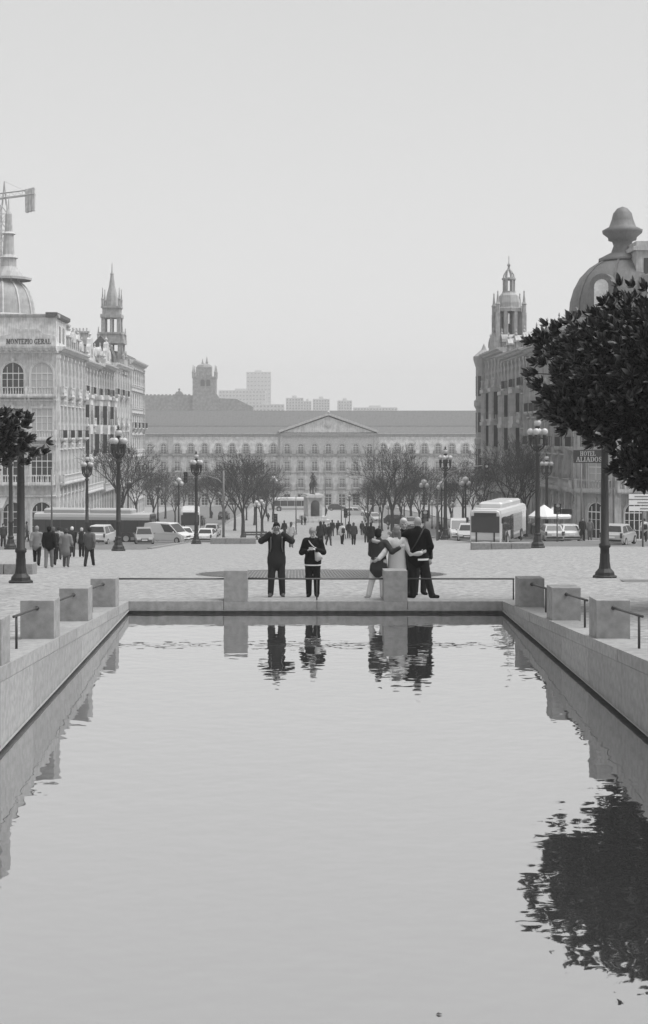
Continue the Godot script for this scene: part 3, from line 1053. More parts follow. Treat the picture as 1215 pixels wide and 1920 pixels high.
		for k in [3.2, sp[0] - 3.2]:   # glazed bay windows standing out from the front
			var ob := mb()
			wbox(ob, side, k - 1.3, k + 1.3, h * 0.43, h * 0.8, 0.1, 1.0)
			wbox(ob, side, k - 1.45, k + 1.45, h * 0.8, h * 0.82, 0.0, 1.2)
			wbox(ob, side, k - 1.45, k + 1.45, h * 0.41, h * 0.43, 0.0, 1.15)
			wbox(ob, side, k - 1.0, k + 1.0, h * 0.38, h * 0.41, 0.0, 0.8)
			var oo := obj("bay_window", ob, M.stone_bright, b)
			for q in 2:
				for u in [-0.62, 0.62]:
					var pn := mb()
					wbox(pn, side, k + u - 0.45, k + u + 0.45, h * (0.46 + q * 0.18), h * (0.58 + q * 0.18), 1.0, 1.02)
					obj("pane", pn, M.glass, oo)
				var ps := mb()   # side light that looks up the avenue
				wbox(ps, side, k - 1.32, k - 1.3, h * (0.46 + q * 0.18), h * (0.58 + q * 0.18), 0.25, 0.85)
				obj("pane", ps, M.glass, oo)
		gable(b, side * Transform3D(Basis(), Vector3(sp[0] * 0.5, t + 0.7, 0.2)), 5.0, 3.6, M.stone_white)
		for k in [1.8, sp[0] - 1.8]:
			dormer(b, side * Transform3D(Basis(), Vector3(k, t + 0.7, -0.2)), 1.1, 1.7, M.stone_white, true)
		chimney(b, side * Transform3D(frame_of("left"), Vector3(0.6, t + 1.0, -3.0)), 2.6, 4.2, M.stone_pale)
		if i == 0:
			chimney(b, side * Transform3D(frame_of("left"), Vector3(sp[0] * 0.6, t + 1.0, -2.6)), 2.2, 3.2, M.stone_pale)
		z -= sp[0]
	# tower house
	var tw := house("tower_house", "pale house carrying a slender pinnacled stone tower with a spire", Vector3(X, gy(X, 216) - 0.3, -216))
	var th := 14.4 - tw.position.y
	var f2 := [[th * 0.22, 1.7, th * 0.15, 0.02, true, 2, 0, 0, M.black], [th * 0.2, 1.4, th * 0.14, 0.4, false, 1, 2, 1], [th * 0.2, 1.4, th * 0.14, 0.4, false, 1, 1, 0], [th * 0.19, 1.4, th * 0.13, 0.4, true, 2, 2, 0], [th * 0.19, 1.4, th * 0.12, 0.4, true, 2, 1, 0]]
	var tt := facade(tw, side, 20.0, 6, f2, M.stone_white, M.stone_bright, {"pilaster": 0.3, "cornice": 1.0})
	backing(tw, side, 20.0, tt + 0.4, 15.0, M.stone_pale)
	mansard(tw, side, 20.0, tt + 0.6, 2.6, 1.6, 15.0, M.slate)
	var hood := mb()   # dark pointed roof in front of the tower
	prism(hood, PackedVector2Array([Vector2(-2.2, 0), Vector2(2.2, 0), Vector2(2.1, 1.6), Vector2(1.4, 3.4), Vector2(0, 4.9), Vector2(-1.4, 3.4), Vector2(-2.1, 1.6)]), -3.2, 0.5, side * Transform3D(frame_of("left"), Vector3(2.4, tt + 0.2, -2.2)))
	obj("pointed_roof", hood, M.slate, tw)
	spire_tower(tw, Vector3(-2.0, tt, -14.5), 14.4)
	# end house, smooth and light, with a hood over every window
	var eh := house("town_house", "plain light end house with rows of window hoods facing the square", Vector3(X + 0.35, gy(X, 238) - 0.3, -236.5))
	var eh_h := 16.0 - eh.position.y
	var f3 := []
	for i in 7:
		f3.append([eh_h / 7.0, 1.2, eh_h / 7.0 * 0.58, 0.5, false, 1, 1 if i in [2, 4] else 0, 0])
	var et := facade(eh, side, 21.0, 7, f3, M.stone_bright, M.stone_white, {"cornice": 0.9, "pilaster": 0.25, "every": 7})
	backing(eh, side, 21.0, et + 0.3, 15.0, M.stone_white)
	mansard(eh, side, 21.0, et + 0.4, 1.6, 1.6, 15.0, M.slate)
	facade(eh, Transform3D(Basis(), Vector3(-14.03, 0, 0.4)), 14.0, 4, [[eh_h, 1.1, 1.5, eh_h - 3.0, false, 0, 0, 0]], M.stone_bright, M.stone_white, {"plain": true, "cornice": 0.7})

func text_on(parent: Node3D, words: String, high: float, wide: float, where: Vector3, b: Basis, m: Material) -> void:
	var t := TextMesh.new()
	var f := SystemFont.new()
	f.font_names = PackedStringArray(["Droid Serif"])
	f.font_weight = 700
	t.font = f
	t.text = words
	t.font_size = 32
	t.pixel_size = high / 24.0
	t.depth = 0.06
	t.material = m
	var o := mi("lettering", t, parent)
	var w := t.get_aabb().size.x
	o.transform = Transform3D(b * Basis().scaled(Vector3(wide / maxf(w, 0.01) if wide > 0.0 else 1.0, 1, 1)), where)

func pinnacle(st: SurfaceTool, p: Vector3, w: float, h: float) -> void:
	lathe(st, [Vector2(w, 0), Vector2(w, h * 0.35), Vector2(w * 1.3, h * 0.38), Vector2(w * 0.7, h * 0.48), Vector2(w * 0.25, h * 0.9), Vector2(w * 0.4, h * 0.93), Vector2(0, h)], 6, p)

func spire_tower(root: Node3D, c: Vector3, above: float) -> void:   # open stone belfry in two stages, corner pinnacles, spire; c at roof level
	var s := mb()
	var stage := func(w: float, y0: float, y1: float, post: float) -> void:
		for a in [-1.0, 1.0]:
			for b in [-1.0, 1.0]:
				box_at(s, c + Vector3(a * (w - post * 0.5), (y0 + y1) * 0.5, b * (w - post * 0.5)), Vector3(post, y1 - y0, post))
		for a in [-1.0, 1.0]:
			box_at(s, c + Vector3(a * (w - 0.2), (y0 + y1) * 0.5, 0), Vector3(0.2, y1 - y0, 0.3))
			box_at(s, c + Vector3(0, (y0 + y1) * 0.5, a * (w - 0.2)), Vector3(0.3, y1 - y0, 0.2))
	box_at(s, c + Vector3(0, 0.6, 0), Vector3(4.8, 2.6, 4.8))
	stage.call(1.95, 1.9, 4.6, 0.75)
	box_at(s, c + Vector3(0, 4.9, 0), Vector3(4.5, 0.7, 4.5))
	box_at(s, c + Vector3(0, 5.7, 0), Vector3(4.0, 1.0, 4.0))
	box_at(s, c + Vector3(0, 6.3, 0), Vector3(4.3, 0.3, 4.3))
	stage.call(1.6, 6.4, 8.9, 0.6)
	box_at(s, c + Vector3(0, 9.2, 0), Vector3(3.5, 0.6, 3.5))
	box_at(s, c + Vector3(0, 10.0, 0), Vector3(2.9, 1.2, 2.9))
	box_at(s, c + Vector3(0, 10.7, 0), Vector3(3.3, 0.3, 3.3))
	lathe(s, [Vector2(1.1, 10.8), Vector2(0.95, 12.6), Vector2(0.55, 14.2), Vector2(0.25, 16.2), Vector2(0.3, 16.4), Vector2(0.1, 16.8), Vector2(0.05, 18.2), Vector2(0, 18.3)], 8, c)
	for a in [-1.0, 1.0]:
		for b in [-1.0, 1.0]:
			pinnacle(s, c + Vector3(a * 1.4, 10.8, b * 1.4), 0.2, 3.2)
			pinnacle(s, c + Vector3(a * 2.0, 5.2, b * 2.0), 0.22, 2.2)
			pinnacle(s, c + Vector3(a * 2.1, 1.9, b * 2.1), 0.25, 1.6)
	obj("spire_tower", s, M.stone_mid, root)

# ---------- the right side ----------
func build_right_row() -> void:
	var X := 27.0
	var left := frame_of("left")
	var base := gy(X, 128) - 0.1
	# hotel on the corner: eight-sided corner pavilion under a dome
	var h := house("hotel_building", "corner hotel with a dark domed pavilion, arched doors and a black name sign", Vector3(32.0, base, -133))
	var H := 13.0 - base
	var ap := 4.7
	var sw := ap * 2.0 * tan(PI / 8)
	var fl := [[H * 0.235, 1.9, H * 0.185, 0.02, true, 2, 0, 0, M.black], [H * 0.21, 1.75, H * 0.155, 0.25, false, 2, 2, 1, M.curtain], [H * 0.195, 1.7, H * 0.14, 0.3, false, 1, 1, 2, M.curtain], [H * 0.185, 1.6, H * 0.13, 0.3, true, 2, 2, 2], [H * 0.175, 1.5, H * 0.11, 0.3, true, 2, 0, 0]]
	var t := 0.0
	for i in 5:
		var ang := -PI / 2 - PI / 4 + i * PI / 4 - PI / 8 * 0.0
		var b := Basis(Vector3.UP, ang + PI / 4)
		var o := b * Vector3(-sw * 0.5, 0, ap)
		t = facade(h, Transform3D(b, o), sw, 1, fl, M.stone_mid, M.stone_pale, {"cornice": 0.9, "pilaster": 0.3})
	var core := mb()
	lathe(core, [Vector2(ap - 0.3, 0), Vector2(ap - 0.3, t + 0.5), Vector2(ap + 0.2, t + 0.6), Vector2(ap + 0.2, t + 1.5), Vector2(ap + 0.6, t + 1.7), Vector2(ap + 0.6, t + 2.1), Vector2(0, t + 2.1)], 8, Vector3.ZERO, Basis(Vector3.UP, PI / 8))
	obj("drum", core, M.stone_mid, h)
	var db := t + 2.0
	var dm := lantern_dome(h, Vector3(0, db, 0), [Vector2(5.0, 0), Vector2(5.05, 0.7), Vector2(4.95, 1.9), Vector2(4.6, 3.1), Vector2(4.0, 4.2), Vector2(3.1, 5.1), Vector2(2.1, 5.7), Vector2(1.45, 5.95), Vector2(1.45, 6.1)], 8, M.dome_metal, M.dome_metal)
	var ln := mb(true)
	lathe(ln, [Vector2(2.3, 5.75), Vector2(2.3, 6.0), Vector2(1.7, 6.3), Vector2(1.1, 6.6), Vector2(0.85, 7.3), Vector2(1.0, 7.7), Vector2(1.35, 7.8), Vector2(1.4, 8.1), Vector2(1.9, 8.5), Vector2(1.95, 8.75), Vector2(1.3, 9.1), Vector2(1.05, 9.8), Vector2(0.9, 10.4), Vector2(0.5, 10.9), Vector2(0, 11.1)], 16, Vector3(0, db, 0))
	obj("lantern", ln, M.dome_metal, dm)
	for a in [-0.62, 0.35]:   # round-headed lucarnes in the dome
		var b := Basis(Vector3.UP, a)
		var lu := mb()
		prism(lu, win_outline(1.5, 2.7, true, 0.5), 2.5, 5.15, Transform3D(b, Vector3(0, db + 0.9, 0)))
		var lo := obj("lucarne", lu, M.dome_metal, dm)
		var pn := mb()
		prism(pn, win_outline(1.4, 2.6, true), 5.1, 5.22, Transform3D(b, Vector3(0, db + 0.95, 0)))
		obj("pane", pn, M.palace_light, lo)
	var side := Transform3D(left, Vector3(X - 32.0, 0, -24.0))
	var fs := [[H * 0.235, 1.8, H * 0.17, 0.02, true, 2, 0, 0, M.black], [H * 0.21, 1.35, H * 0.15, 0.25, false, 1, 2, 1], [H * 0.195, 1.35, H * 0.14, 0.3, false, 1, 1, 0], [H * 0.185, 1.35, H * 0.13, 0.3, true, 2, 1, 2], [H * 0.175, 1.2, H * 0.11, 0.3, true, 2, 0, 0]]
	facade(h, side, 22.5, 7, fs, M.stone_mid, M.stone_pale, {"pilaster": 0.3, "cornice": 1.0})
	backing(h, side, 22.5, t + 0.3, 14.0, M.stone_mid)
	mansard(h, side, 22.5, t + 0.5, 2.3, 2.0, 14.0, M.slate)
	for i in 3:
		dormer(h, side * Transform3D(Basis(), Vector3(3.5 + i * 6.5, t + 0.6, -0.3)), 1.2, 1.3, M.stone_mid, true)
	# the hotel's front on the side street, with shop windows
	var fr := Transform3D(Basis(), Vector3(4.7, 0, 3.6))
	var ff := [[H * 0.235, 2.6, H * 0.165, 0.3, false, 0, 0, 0, M.glass], [H * 0.21, 1.75, H * 0.155, 0.25, false, 2, 2, 1, M.curtain], [H * 0.195, 1.7, H * 0.14, 0.3, false, 1, 1, 2, M.curtain], [H * 0.185, 1.6, H * 0.13, 0.3, true, 2, 2, 2], [H * 0.175, 1.5, H * 0.11, 0.3, true, 2, 0, 0]]
	facade(h, fr, 18.0, 5, ff, M.stone_mid, M.stone_pale, {"pilaster": 0.35, "cornice": 0.9})
	backing(h, fr, 18.0, t + 0.3, 12.0, M.stone_mid)
	var up := mb()   # taller attic pavilion right of the dome
	wbox(up, fr, -4.3, 4.6, t + 0.8, t + 9.2, -4.6, 0.2)
	wbox(up, fr, -4.75, 5.0, t + 3.6, t + 4.2, -5.0, 0.7)
	wbox(up, fr, -4.65, 5.0, t + 8.3, t + 8.7, -5.0, 0.55)
	var upo := obj("attic_pavilion", up, M.stone_pale, h)
	for i in 3:
		var pn := mb()
		wbox(pn, fr, -3.6 + i * 2.2, -2.7 + i * 2.2, t + 5.0, t + 7.6, 0.18, 0.23)
		obj("pane", pn, M.glass, upo)
	# sign over the door
	var sg := thing("hotel_sign", "black hotel name sign with white serif letters over the arched door", "sign", at(1104, 868, 127.6))
	var sb := mb()
	bx(sb, -1.42, 1.42, 0.0, 1.2, -0.14, 0.0)
	bx(sb, -1.2, -1.1, 0.3, 0.8, -0.9, -0.14)
	bx(sb, 1.1, 1.2, 0.3, 0.8, -0.9, -0.14)
	obj("board", sb, M.black, sg)
	text_on(sg, "HOTEL", 0.42, 1.45, Vector3(-0.1, 0.86, 0.02), Basis(), M.globe)
	text_on(sg, "ALIADOS", 0.46, 2.4, Vector3(0, 0.32, 0.02), Basis(), M.globe)
	# tower house at the far corner
	var tb := gy(X, 185) - 0.3
	var tw := house("tower_house", "grey ornate house with an open domed belfry and a rounded corner oriel", Vector3(X, tb, -193))
	var th := 14.3 - tb
	var f2 := [[th * 0.22, 1.7, th * 0.15, 0.02, true, 2, 0, 0, M.black], [th * 0.2, 1.3, th * 0.14, 0.4, false, 1, 2, 1], [th * 0.2, 1.3, th * 0.14, 0.4, false, 1, 2, 0], [th * 0.19, 1.3, th * 0.13, 0.4, true, 2, 1, 0], [th * 0.19, 1.2, th * 0.12, 0.4, true, 2, 2, 0]]
	var side2 := Transform3D(left, Vector3.ZERO)
	var tt := facade(tw, side2, 18.0, 6, f2, M.stone_mid, M.stone_pale, {"pilaster": 0.3, "cornice": 1.0})
	backing(tw, side2, 18.0, tt + 0.4, 14.0, M.stone_mid)
	mansard(tw, side2, 18.0, tt + 0.6, 1.8, 1.6, 14.0, M.slate)
	var ol := mb()
	lathe(ol, [Vector2(0.2, th * 0.2), Vector2(1.2, th * 0.27), Vector2(1.3, th * 0.3), Vector2(1.15, th * 0.31), Vector2(1.15, th * 0.48), Vector2(1.35, th * 0.49), Vector2(1.35, th * 0.52), Vector2(1.15, th * 0.53), Vector2(1.15, th * 0.7), Vector2(1.4, th * 0.72), Vector2(1.4, th * 0.75), Vector2(1.15, th * 0.76), Vector2(1.15, th * 0.95), Vector2(1.5, th), Vector2(1.5, th * 1.02), Vector2(0.4, th * 1.06), Vector2(0, th * 1.1)], 10, Vector3(-0.2, 0, 0.5))
	var oo := obj("corner_oriel", ol, M.stone_mid, tw)
	for k in 3:
		for a in [2.2, 3.1, 4.0]:
			var pn := mb()
			var u := Vector3(cos(a), 0, -sin(a))
			box_at(pn, Vector3(-0.2, th * (0.4 + 0.22 * k), 0.5) + u * 1.1, Vector3(0.12, th * 0.12, 0.5), Basis(Vector3.UP, a))
			obj("pane", pn, M.glass, oo)
	for k in [5.2, 12.6]:
		bay_window(tw, side2, k, th, M.stone_pale)
	gable(tw, side2 * Transform3D(Basis(), Vector3(9.0, tt + 0.6, 0.2)), 5.0, 2.6, M.stone_mid)
	for k in [4.0, 9.0, 14.5]:
		dormer(tw, side2 * Transform3D(Basis(), Vector3(k, tt + 0.6, -0.2)), 1.1, 1.3, M.stone_mid, true)
	belfry(tw, Vector3(1.9, tt + 1.2, 9.5))
	# middle house between the tower house and the hotel
	var mh := house("town_house", "grey town house with tall pilasters between the belfry house and the hotel", Vector3(X - 0.15, gy(X, 166) - 0.3, -174.9))
	var mhh := 13.2 - mh.position.y
	var f4 := [[mhh * 0.22, 1.7, mhh * 0.15, 0.02, true, 2, 0, 0, M.black], [mhh * 0.2, 1.3, mhh * 0.14, 0.4, false, 1, 2, 1], [mhh * 0.2, 1.3, mhh * 0.14, 0.4, false, 1, 1, 0], [mhh * 0.19, 1.3, mhh * 0.13, 0.4, false, 1, 2, 0], [mhh * 0.19, 1.2, mhh * 0.12, 0.4, true, 2, 1, 0]]
	var mt := facade(mh, side2, 17.6, 6, f4, M.stone_mid, M.stone_pale, {"pilaster": 0.3, "cornice": 1.0, "odd": 1})
	for k in [4.4, 13.2]:
		bay_window(mh, side2, k, mhh, M.stone_pale)
	backing(mh, side2, 17.6, mt + 0.4, 14.0, M.stone_mid)
	mansard(mh, side2, 17.6, mt + 0.6, 2.0, 1.6, 14.0, M.slate)
	for k in [3.0, 8.8, 14.6]:
		dormer(mh, side2 * Transform3D(Basis(), Vector3(k, mt + 0.6, -0.2)), 1.1, 1.3, M.stone_pale, false)

func bay_window(root: Node3D, tr: Transform3D, k: float, h: float, m: Material) -> void:   # two-storey stone bay standing out from the front, glazed on all sides
	var s := mb()
	for y in [0.41, 0.6, 0.79]:
		wbox(s, tr, k - 1.5, k + 1.5, h * y, h * (y + 0.022), 0.0, 1.25)
	wbox(s, tr, k - 1.0, k + 1.0, h * 0.38, h * 0.41, 0.0, 0.9)
	for q in 2:
		var y0 := h * (0.432 + 0.19 * q)
		var y1 := h * (0.6 + 0.19 * q)
		wbox(s, tr, k - 1.35, k + 1.35, y0, y0 + 0.9, 0.0, 1.1)
		for x in [-1.2, -0.4, 0.4, 1.2]:
			wbox(s, tr, k + x - 0.15, k + x + 0.15, y0 + 0.9, y1, 0.8, 1.1)
		for x in [-1.2, 1.2]:
			wbox(s, tr, k + x - 0.15, k + x + 0.15, y0 + 0.9, y1, 0.0, 0.25)
	var o := obj("bay_window", s, m, root)
	for q in 2:
		var y0 := h * (0.432 + 0.19 * q) + 0.9
		var y1 := h * (0.6 + 0.19 * q)
		for x in [-0.8, 0.0, 0.8]:
			var p := mb()
			wbox(p, tr, k + x - 0.25, k + x + 0.25, y0, y1, 0.9, 0.95)
			obj("pane", p, M.glass, o)
		for x in [-1.2, 1.2]:
			var p := mb()
			wbox(p, tr, k + x - 0.03, k + x + 0.03, y0, y1, 0.25, 0.8)
			obj("pane", p, M.glass, o)

func belfry(root: Node3D, c: Vector3) -> void:
	var s := mb()
	box_at(s, c + Vector3(0, 0.4, 0), Vector3(4.6, 2.0, 4.6))
	for i in 8:
		var a := TAU * (i + 0.5) / 8
		var u := Vector3(cos(a), 0, sin(a))
		box_at(s, c + u * 1.55 + Vector3(0, 3.0, 0), Vector3(0.55, 3.6, 0.5), Basis(Vector3.UP, -a))
	lathe(s, [Vector2(2.0, 4.7), Vector2(2.0, 5.2), Vector2(1.6, 5.3), Vector2(1.55, 6.0), Vector2(1.3, 6.9), Vector2(0.9, 7.3), Vector2(0.9, 7.5), Vector2(0, 7.5)], 8, c)
	for i in 6:
		var a := TAU * i / 6
		var u := Vector3(cos(a), 0, sin(a))
		box_at(s, c + u * 0.72 + Vector3(0, 8.3, 0), Vector3(0.2, 1.6, 0.22), Basis(Vector3.UP, -a))
		tube(s, [c + u * 0.75 + Vector3(0, 9.3, 0), c + u * 0.62 + Vector3(0, 9.8, 0), c + u * 0.3 + Vector3(0, 10.3, 0), c + Vector3(0, 10.5, 0)], [0.09], 4)
	lathe(s, [Vector2(0.95, 9.05), Vector2(0.95, 9.3), Vector2(0.7, 9.35)], 8, c)
	lathe(s, [Vector2(0.25, 10.3), Vector2(0.14, 10.8), Vector2(0.24, 11.1), Vector2(0.05, 11.4), Vector2(0.05, 12.2), Vector2(0, 12.3)], 6, c)
	for a in [-1.0, 1.0]:
		for b in [-1.0, 1.0]:
			box_at(s, c + Vector3(a * 1.75, 2.8, b * 1.75), Vector3(0.55, 3.4, 0.55))
			pinnacle(s, c + Vector3(a * 1.75, 4.5, b * 1.75), 0.28, 3.0)
	obj("belfry", s, M.stone_mid, root)
	var g := mb()
	for a in [-1.0, 1.0]:
		box_at(g, c + Vector3(a * 0.9, 2.8, 0), Vector3(0.1, 2.6, 0.1))
	lathe(g, [Vector2(0.55, 2.0), Vector2(0.4, 2.5), Vector2(0.3, 3.0), Vector2(0, 3.2)], 8, c)
	obj("bell", g, M.bronze, root)

# ---------- beyond the palace ----------
func build_far_town() -> void:
	var d := 700.0
	var k := d / F
	var c := thing("cathedral", "hazy cathedral with a square battlemented tower rising behind the palace roof", "cathedral", at(382, 775, d))
	var y0 := c.position.y
	var yy := func(py: float) -> float: return EYE - (py - VY) * k - y0
	var xx := func(px: float) -> float: return (px - VX) * k - c.position.x
	var s := mb()
	bx(s, xx.call(361.0), xx.call(404.5), -14, yy.call(709.0), -12, 0)
	bx(s, xx.call(360.0), xx.call(405.5), yy.call(709.0), yy.call(706.0), -12.3, 0.3)
	prism(s, PackedVector2Array([Vector2(xx.call(404.0), -14), Vector2(xx.call(411.0), -14), Vector2(xx.call(410.0), yy.call(745.0)), Vector2(xx.call(404.0), yy.call(736.0))]), -10, -1)
	bx(s, xx.call(367.0), xx.call(396.0), yy.call(706.0), yy.call(688.0), -9.5, -2)
	lathe(s, [Vector2(4.2, yy.call(688.0)), Vector2(3.6, yy.call(684.0)), Vector2(1.5, yy.call(681.0)), Vector2(0, yy.call(680.0))], 8, Vector3(xx.call(382.0), 0, -6))
	for px in [362.0, 403.5]:
		for z in [-11.7, -0.4]:
			pinnacle(s, Vector3(xx.call(px), yy.call(706.0), z), 0.6, 6.0)
	for px in [371.0, 380.0, 389.0, 396.0]:
		pinnacle(s, Vector3(xx.call(px), yy.call(706.0), -0.6), 0.4, 2.6)
	pinnacle(s, Vector3(xx.call(378.5), yy.call(684.0), -6), 0.5, 3.4)
	pinnacle(s, Vector3(xx.call(386.5), yy.call(684.0), -6), 0.6, 4.6)
	obj("tower", s, M.far_stone, c)
	for px in [379.0, 389.5]:
		var b := mb()
		prism(b, win_outline(2.2, 3.4, true), 0.02, 0.12, Transform3D(Basis(), Vector3(xx.call(px + 1.0), yy.call(724.0), 0)))
		obj("bell_opening", b, M.black, c)
	var nv := mb()
	bx(nv, xx.call(240.0), xx.call(361.0), -14, yy.call(741.0), -14, -2)
	for i in 16:
		var px := 244.0 + i * 7.2
		bx(nv, xx.call(px), xx.call(px + 4.0), yy.call(741.0), yy.call(739.0), -3.2, -2)
	obj("nave", nv, M.far_stone, c)
	var gb := mb()
	prism(gb, PackedVector2Array([Vector2(xx.call(326.0), yy.call(741.0)), Vector2(xx.call(343.0), yy.call(741.0)), Vector2(xx.call(339.0), yy.call(734.0)), Vector2(xx.call(330.0), yy.call(734.0))]), -8, -1.8)
	lathe(gb, [Vector2(0.7, yy.call(734.0)), Vector2(0.3, yy.call(731.0)), Vector2(0.7, yy.call(729.0)), Vector2(0, yy.call(727.0))], 6, Vector3(xx.call(335.0), 0, -3))
	obj("gable_end", gb, M.far_stone, c)
	var ch := mb()
	prism(ch, PackedVector2Array([Vector2(xx.call(404.0), -14), Vector2(xx.call(476.0), -14), Vector2(xx.call(474.0), yy.call(763.0)), Vector2(xx.call(442.0), yy.call(747.5)), Vector2(xx.call(411.0), yy.call(746.5))]), -22, -3)
	obj("side_range", ch, M.far_stone, c)
	# tower blocks and slabs on the far bank; windows as rows of openings
	var blocks := [
		[462.0, 508.0, 697.5, 734.0, 1748.2, 10, 7, "tall hazy slab tower standing highest on the far skyline"],
		[410.0, 498.0, 732.0, 772.0, 1538.5, 6, 14, "long hazy office slab beside the cathedral tower"],
		[466.0, 533.0, 758.0, 775.0, 1282.0, 2, 10, "low hazy rooftops just beyond the cathedral side range"],
		[536.0, 569.0, 746.0, 775.0, 1340.3, 5, 6, "hazy apartment block with a step, first beside the palace gable"],
		[569.0, 584.0, 752.0, 775.0, 1375.3, 4, 3, "narrow hazy apartment block between two broader ones"],
		[587.0, 618.0, 748.0, 775.0, 1317.0, 5, 6, "hazy apartment block directly behind the palace gable"],
		[634.0, 660.0, 751.0, 775.0, 1352.0, 4, 5, "squat hazy apartment block set apart behind the roof ridge"],
		[664.0, 745.0, 764.0, 775.0, 1456.9, 2, 14, "long low hazy terrace at the end of the skyline"]]
	for b in blocks:
		var q: float = b[4] / F
		var p := at((b[0] + b[1]) * 0.5, 775.0, b[4])
		var o := thing("tower_block" if b[3] - b[2] > 20 else "far_terrace", b[7], "building", p)
		var w: float = (b[1] - b[0]) * q
		var h: float = (775.0 - b[2]) * q
		var st := mb()
		bx(st, -w * 0.5, w * 0.5, -14.0, h, -22.0, 0.0)
		bx(st, -w * 0.15, w * 0.12, h, h + 2.2, -9.0, -3.0)
		obj("wall", st, M.far_pale, o)
		var nf: int = b[5]
		var nc: int = b[6]
		var key := "far window %.1f" % (w / nc)
		if not meshes.has(key):
			var ws := mb()
			bx(ws, -w / nc * 0.25, w / nc * 0.25, 0, 1.5, 0.0, 0.08)
			meshes[key] = done(ws, M.pale_pane)  # pale panes: haze over the windows put into the colour
		for i in nf:
			for j in nc:
				mi("window", meshes[key], o, Transform3D(Basis(), Vector3(-w * 0.5 + w * (j + 0.5) / nc, h - 2.6 - i * (h - 1.0) / nf, 0.0)))
	# tower crane behind the bank: only its counter-jib shows
	var cd := 262.0
	var cr := thing("tower_crane", "pale lattice tower crane with hanging counterweights behind the bank dome", "crane", on(8.0, cd))
	var cy: float = at(8, 385, cd).y - cr.position.y
	var ms := mb()
	for a in [-0.62, 0.62]:
		for e in [-0.62, 0.62]:
			bar(ms, Vector3(a, 0, e), Vector3(a, cy, e), 0.08)
	var steps := int(cy / 1.6)
	for i in steps:
		var y := cy * i / steps
		var y2 := cy * (i + 1) / steps
		var f := 1.0 if i % 2 else -1.0
		for e in [-0.62, 0.62]:
			bar(ms, Vector3(-0.62 * f, y, e), Vector3(0.62 * f, y2, e), 0.045)
			bar(ms, Vector3(e, y, -0.62 * f), Vector3(e, y2, 0.62 * f), 0.045)
			bar(ms, Vector3(-0.62, y, e), Vector3(0.62, y, e), 0.045)
	obj("mast", ms, M.crane, cr)
	var jb := mb()
	var j0 := Vector3(-26, -2.4 + cy + 0.6, 0)
	var j1 := at(66, 364, cd) - cr.position
	for e in [-0.55, 0.55]:
		bar(jb, Vector3(-26, cy - 1.9, e), j1 + Vector3(0, 0, e), 0.11)
		bar(jb, Vector3(-26, cy - 0.9, e * 0.4), j1 + Vector3(-0.5, 0.9, e * 0.4), 0.08)
	for i in 26:
		var a := Vector3(-26, cy - 1.9, 0.55).lerp(j1 + Vector3(0, 0, 0.55), i / 26.0)
		var b2 := Vector3(-26, cy - 0.9, 0.2).lerp(j1 + Vector3(-0.5, 0.9, 0.2), (i + 0.5) / 26.0)
		bar(jb, a, b2, 0.05)
		bar(jb, b2, Vector3(-26, cy - 1.9, 0.55).lerp(j1 + Vector3(0, 0, 0.55), (i + 1) / 26.0), 0.05)
	obj("jib", jb, M.crane, cr)
	var ap := mb()
	var apex := at(8, 340, cd) - cr.position
	for a in [-0.4, 0.4]:
		bar(ap, Vector3(a, cy, a), apex, 0.09)
		bar(ap, Vector3(a, cy, -a), apex, 0.07)
	bar(ap, apex, j1 + Vector3(-1.0, 0.2, 0), 0.03)
	obj("apex_frame", ap, M.crane, cr)
	for i in 3:
		var cw := mb()
		var wt := at(50.5 + i * 6.0, 374, cd) - cr.position
		box_at(cw, wt + Vector3(0, -0.3 + i * 0.15, 0), Vector3(0.52, 4.4, 1.1))
		obj("counterweight", cw, M.stone_pale, cr)

# ---------- continuous bodies: tapered capsules joined by a smooth minimum, meshed as surface nets ----------
# bone: [a, b, radius a, radius b, colour, flatten axis or ZERO, flatten factor]
var sv := PackedVector3Array()
var sn := PackedVector3Array()
var sc := PackedColorArray()
var si := PackedInt32Array()

func sdf_begin() -> void:
	sv = PackedVector3Array(); sn = PackedVector3Array(); sc = PackedColorArray(); si = PackedInt32Array()

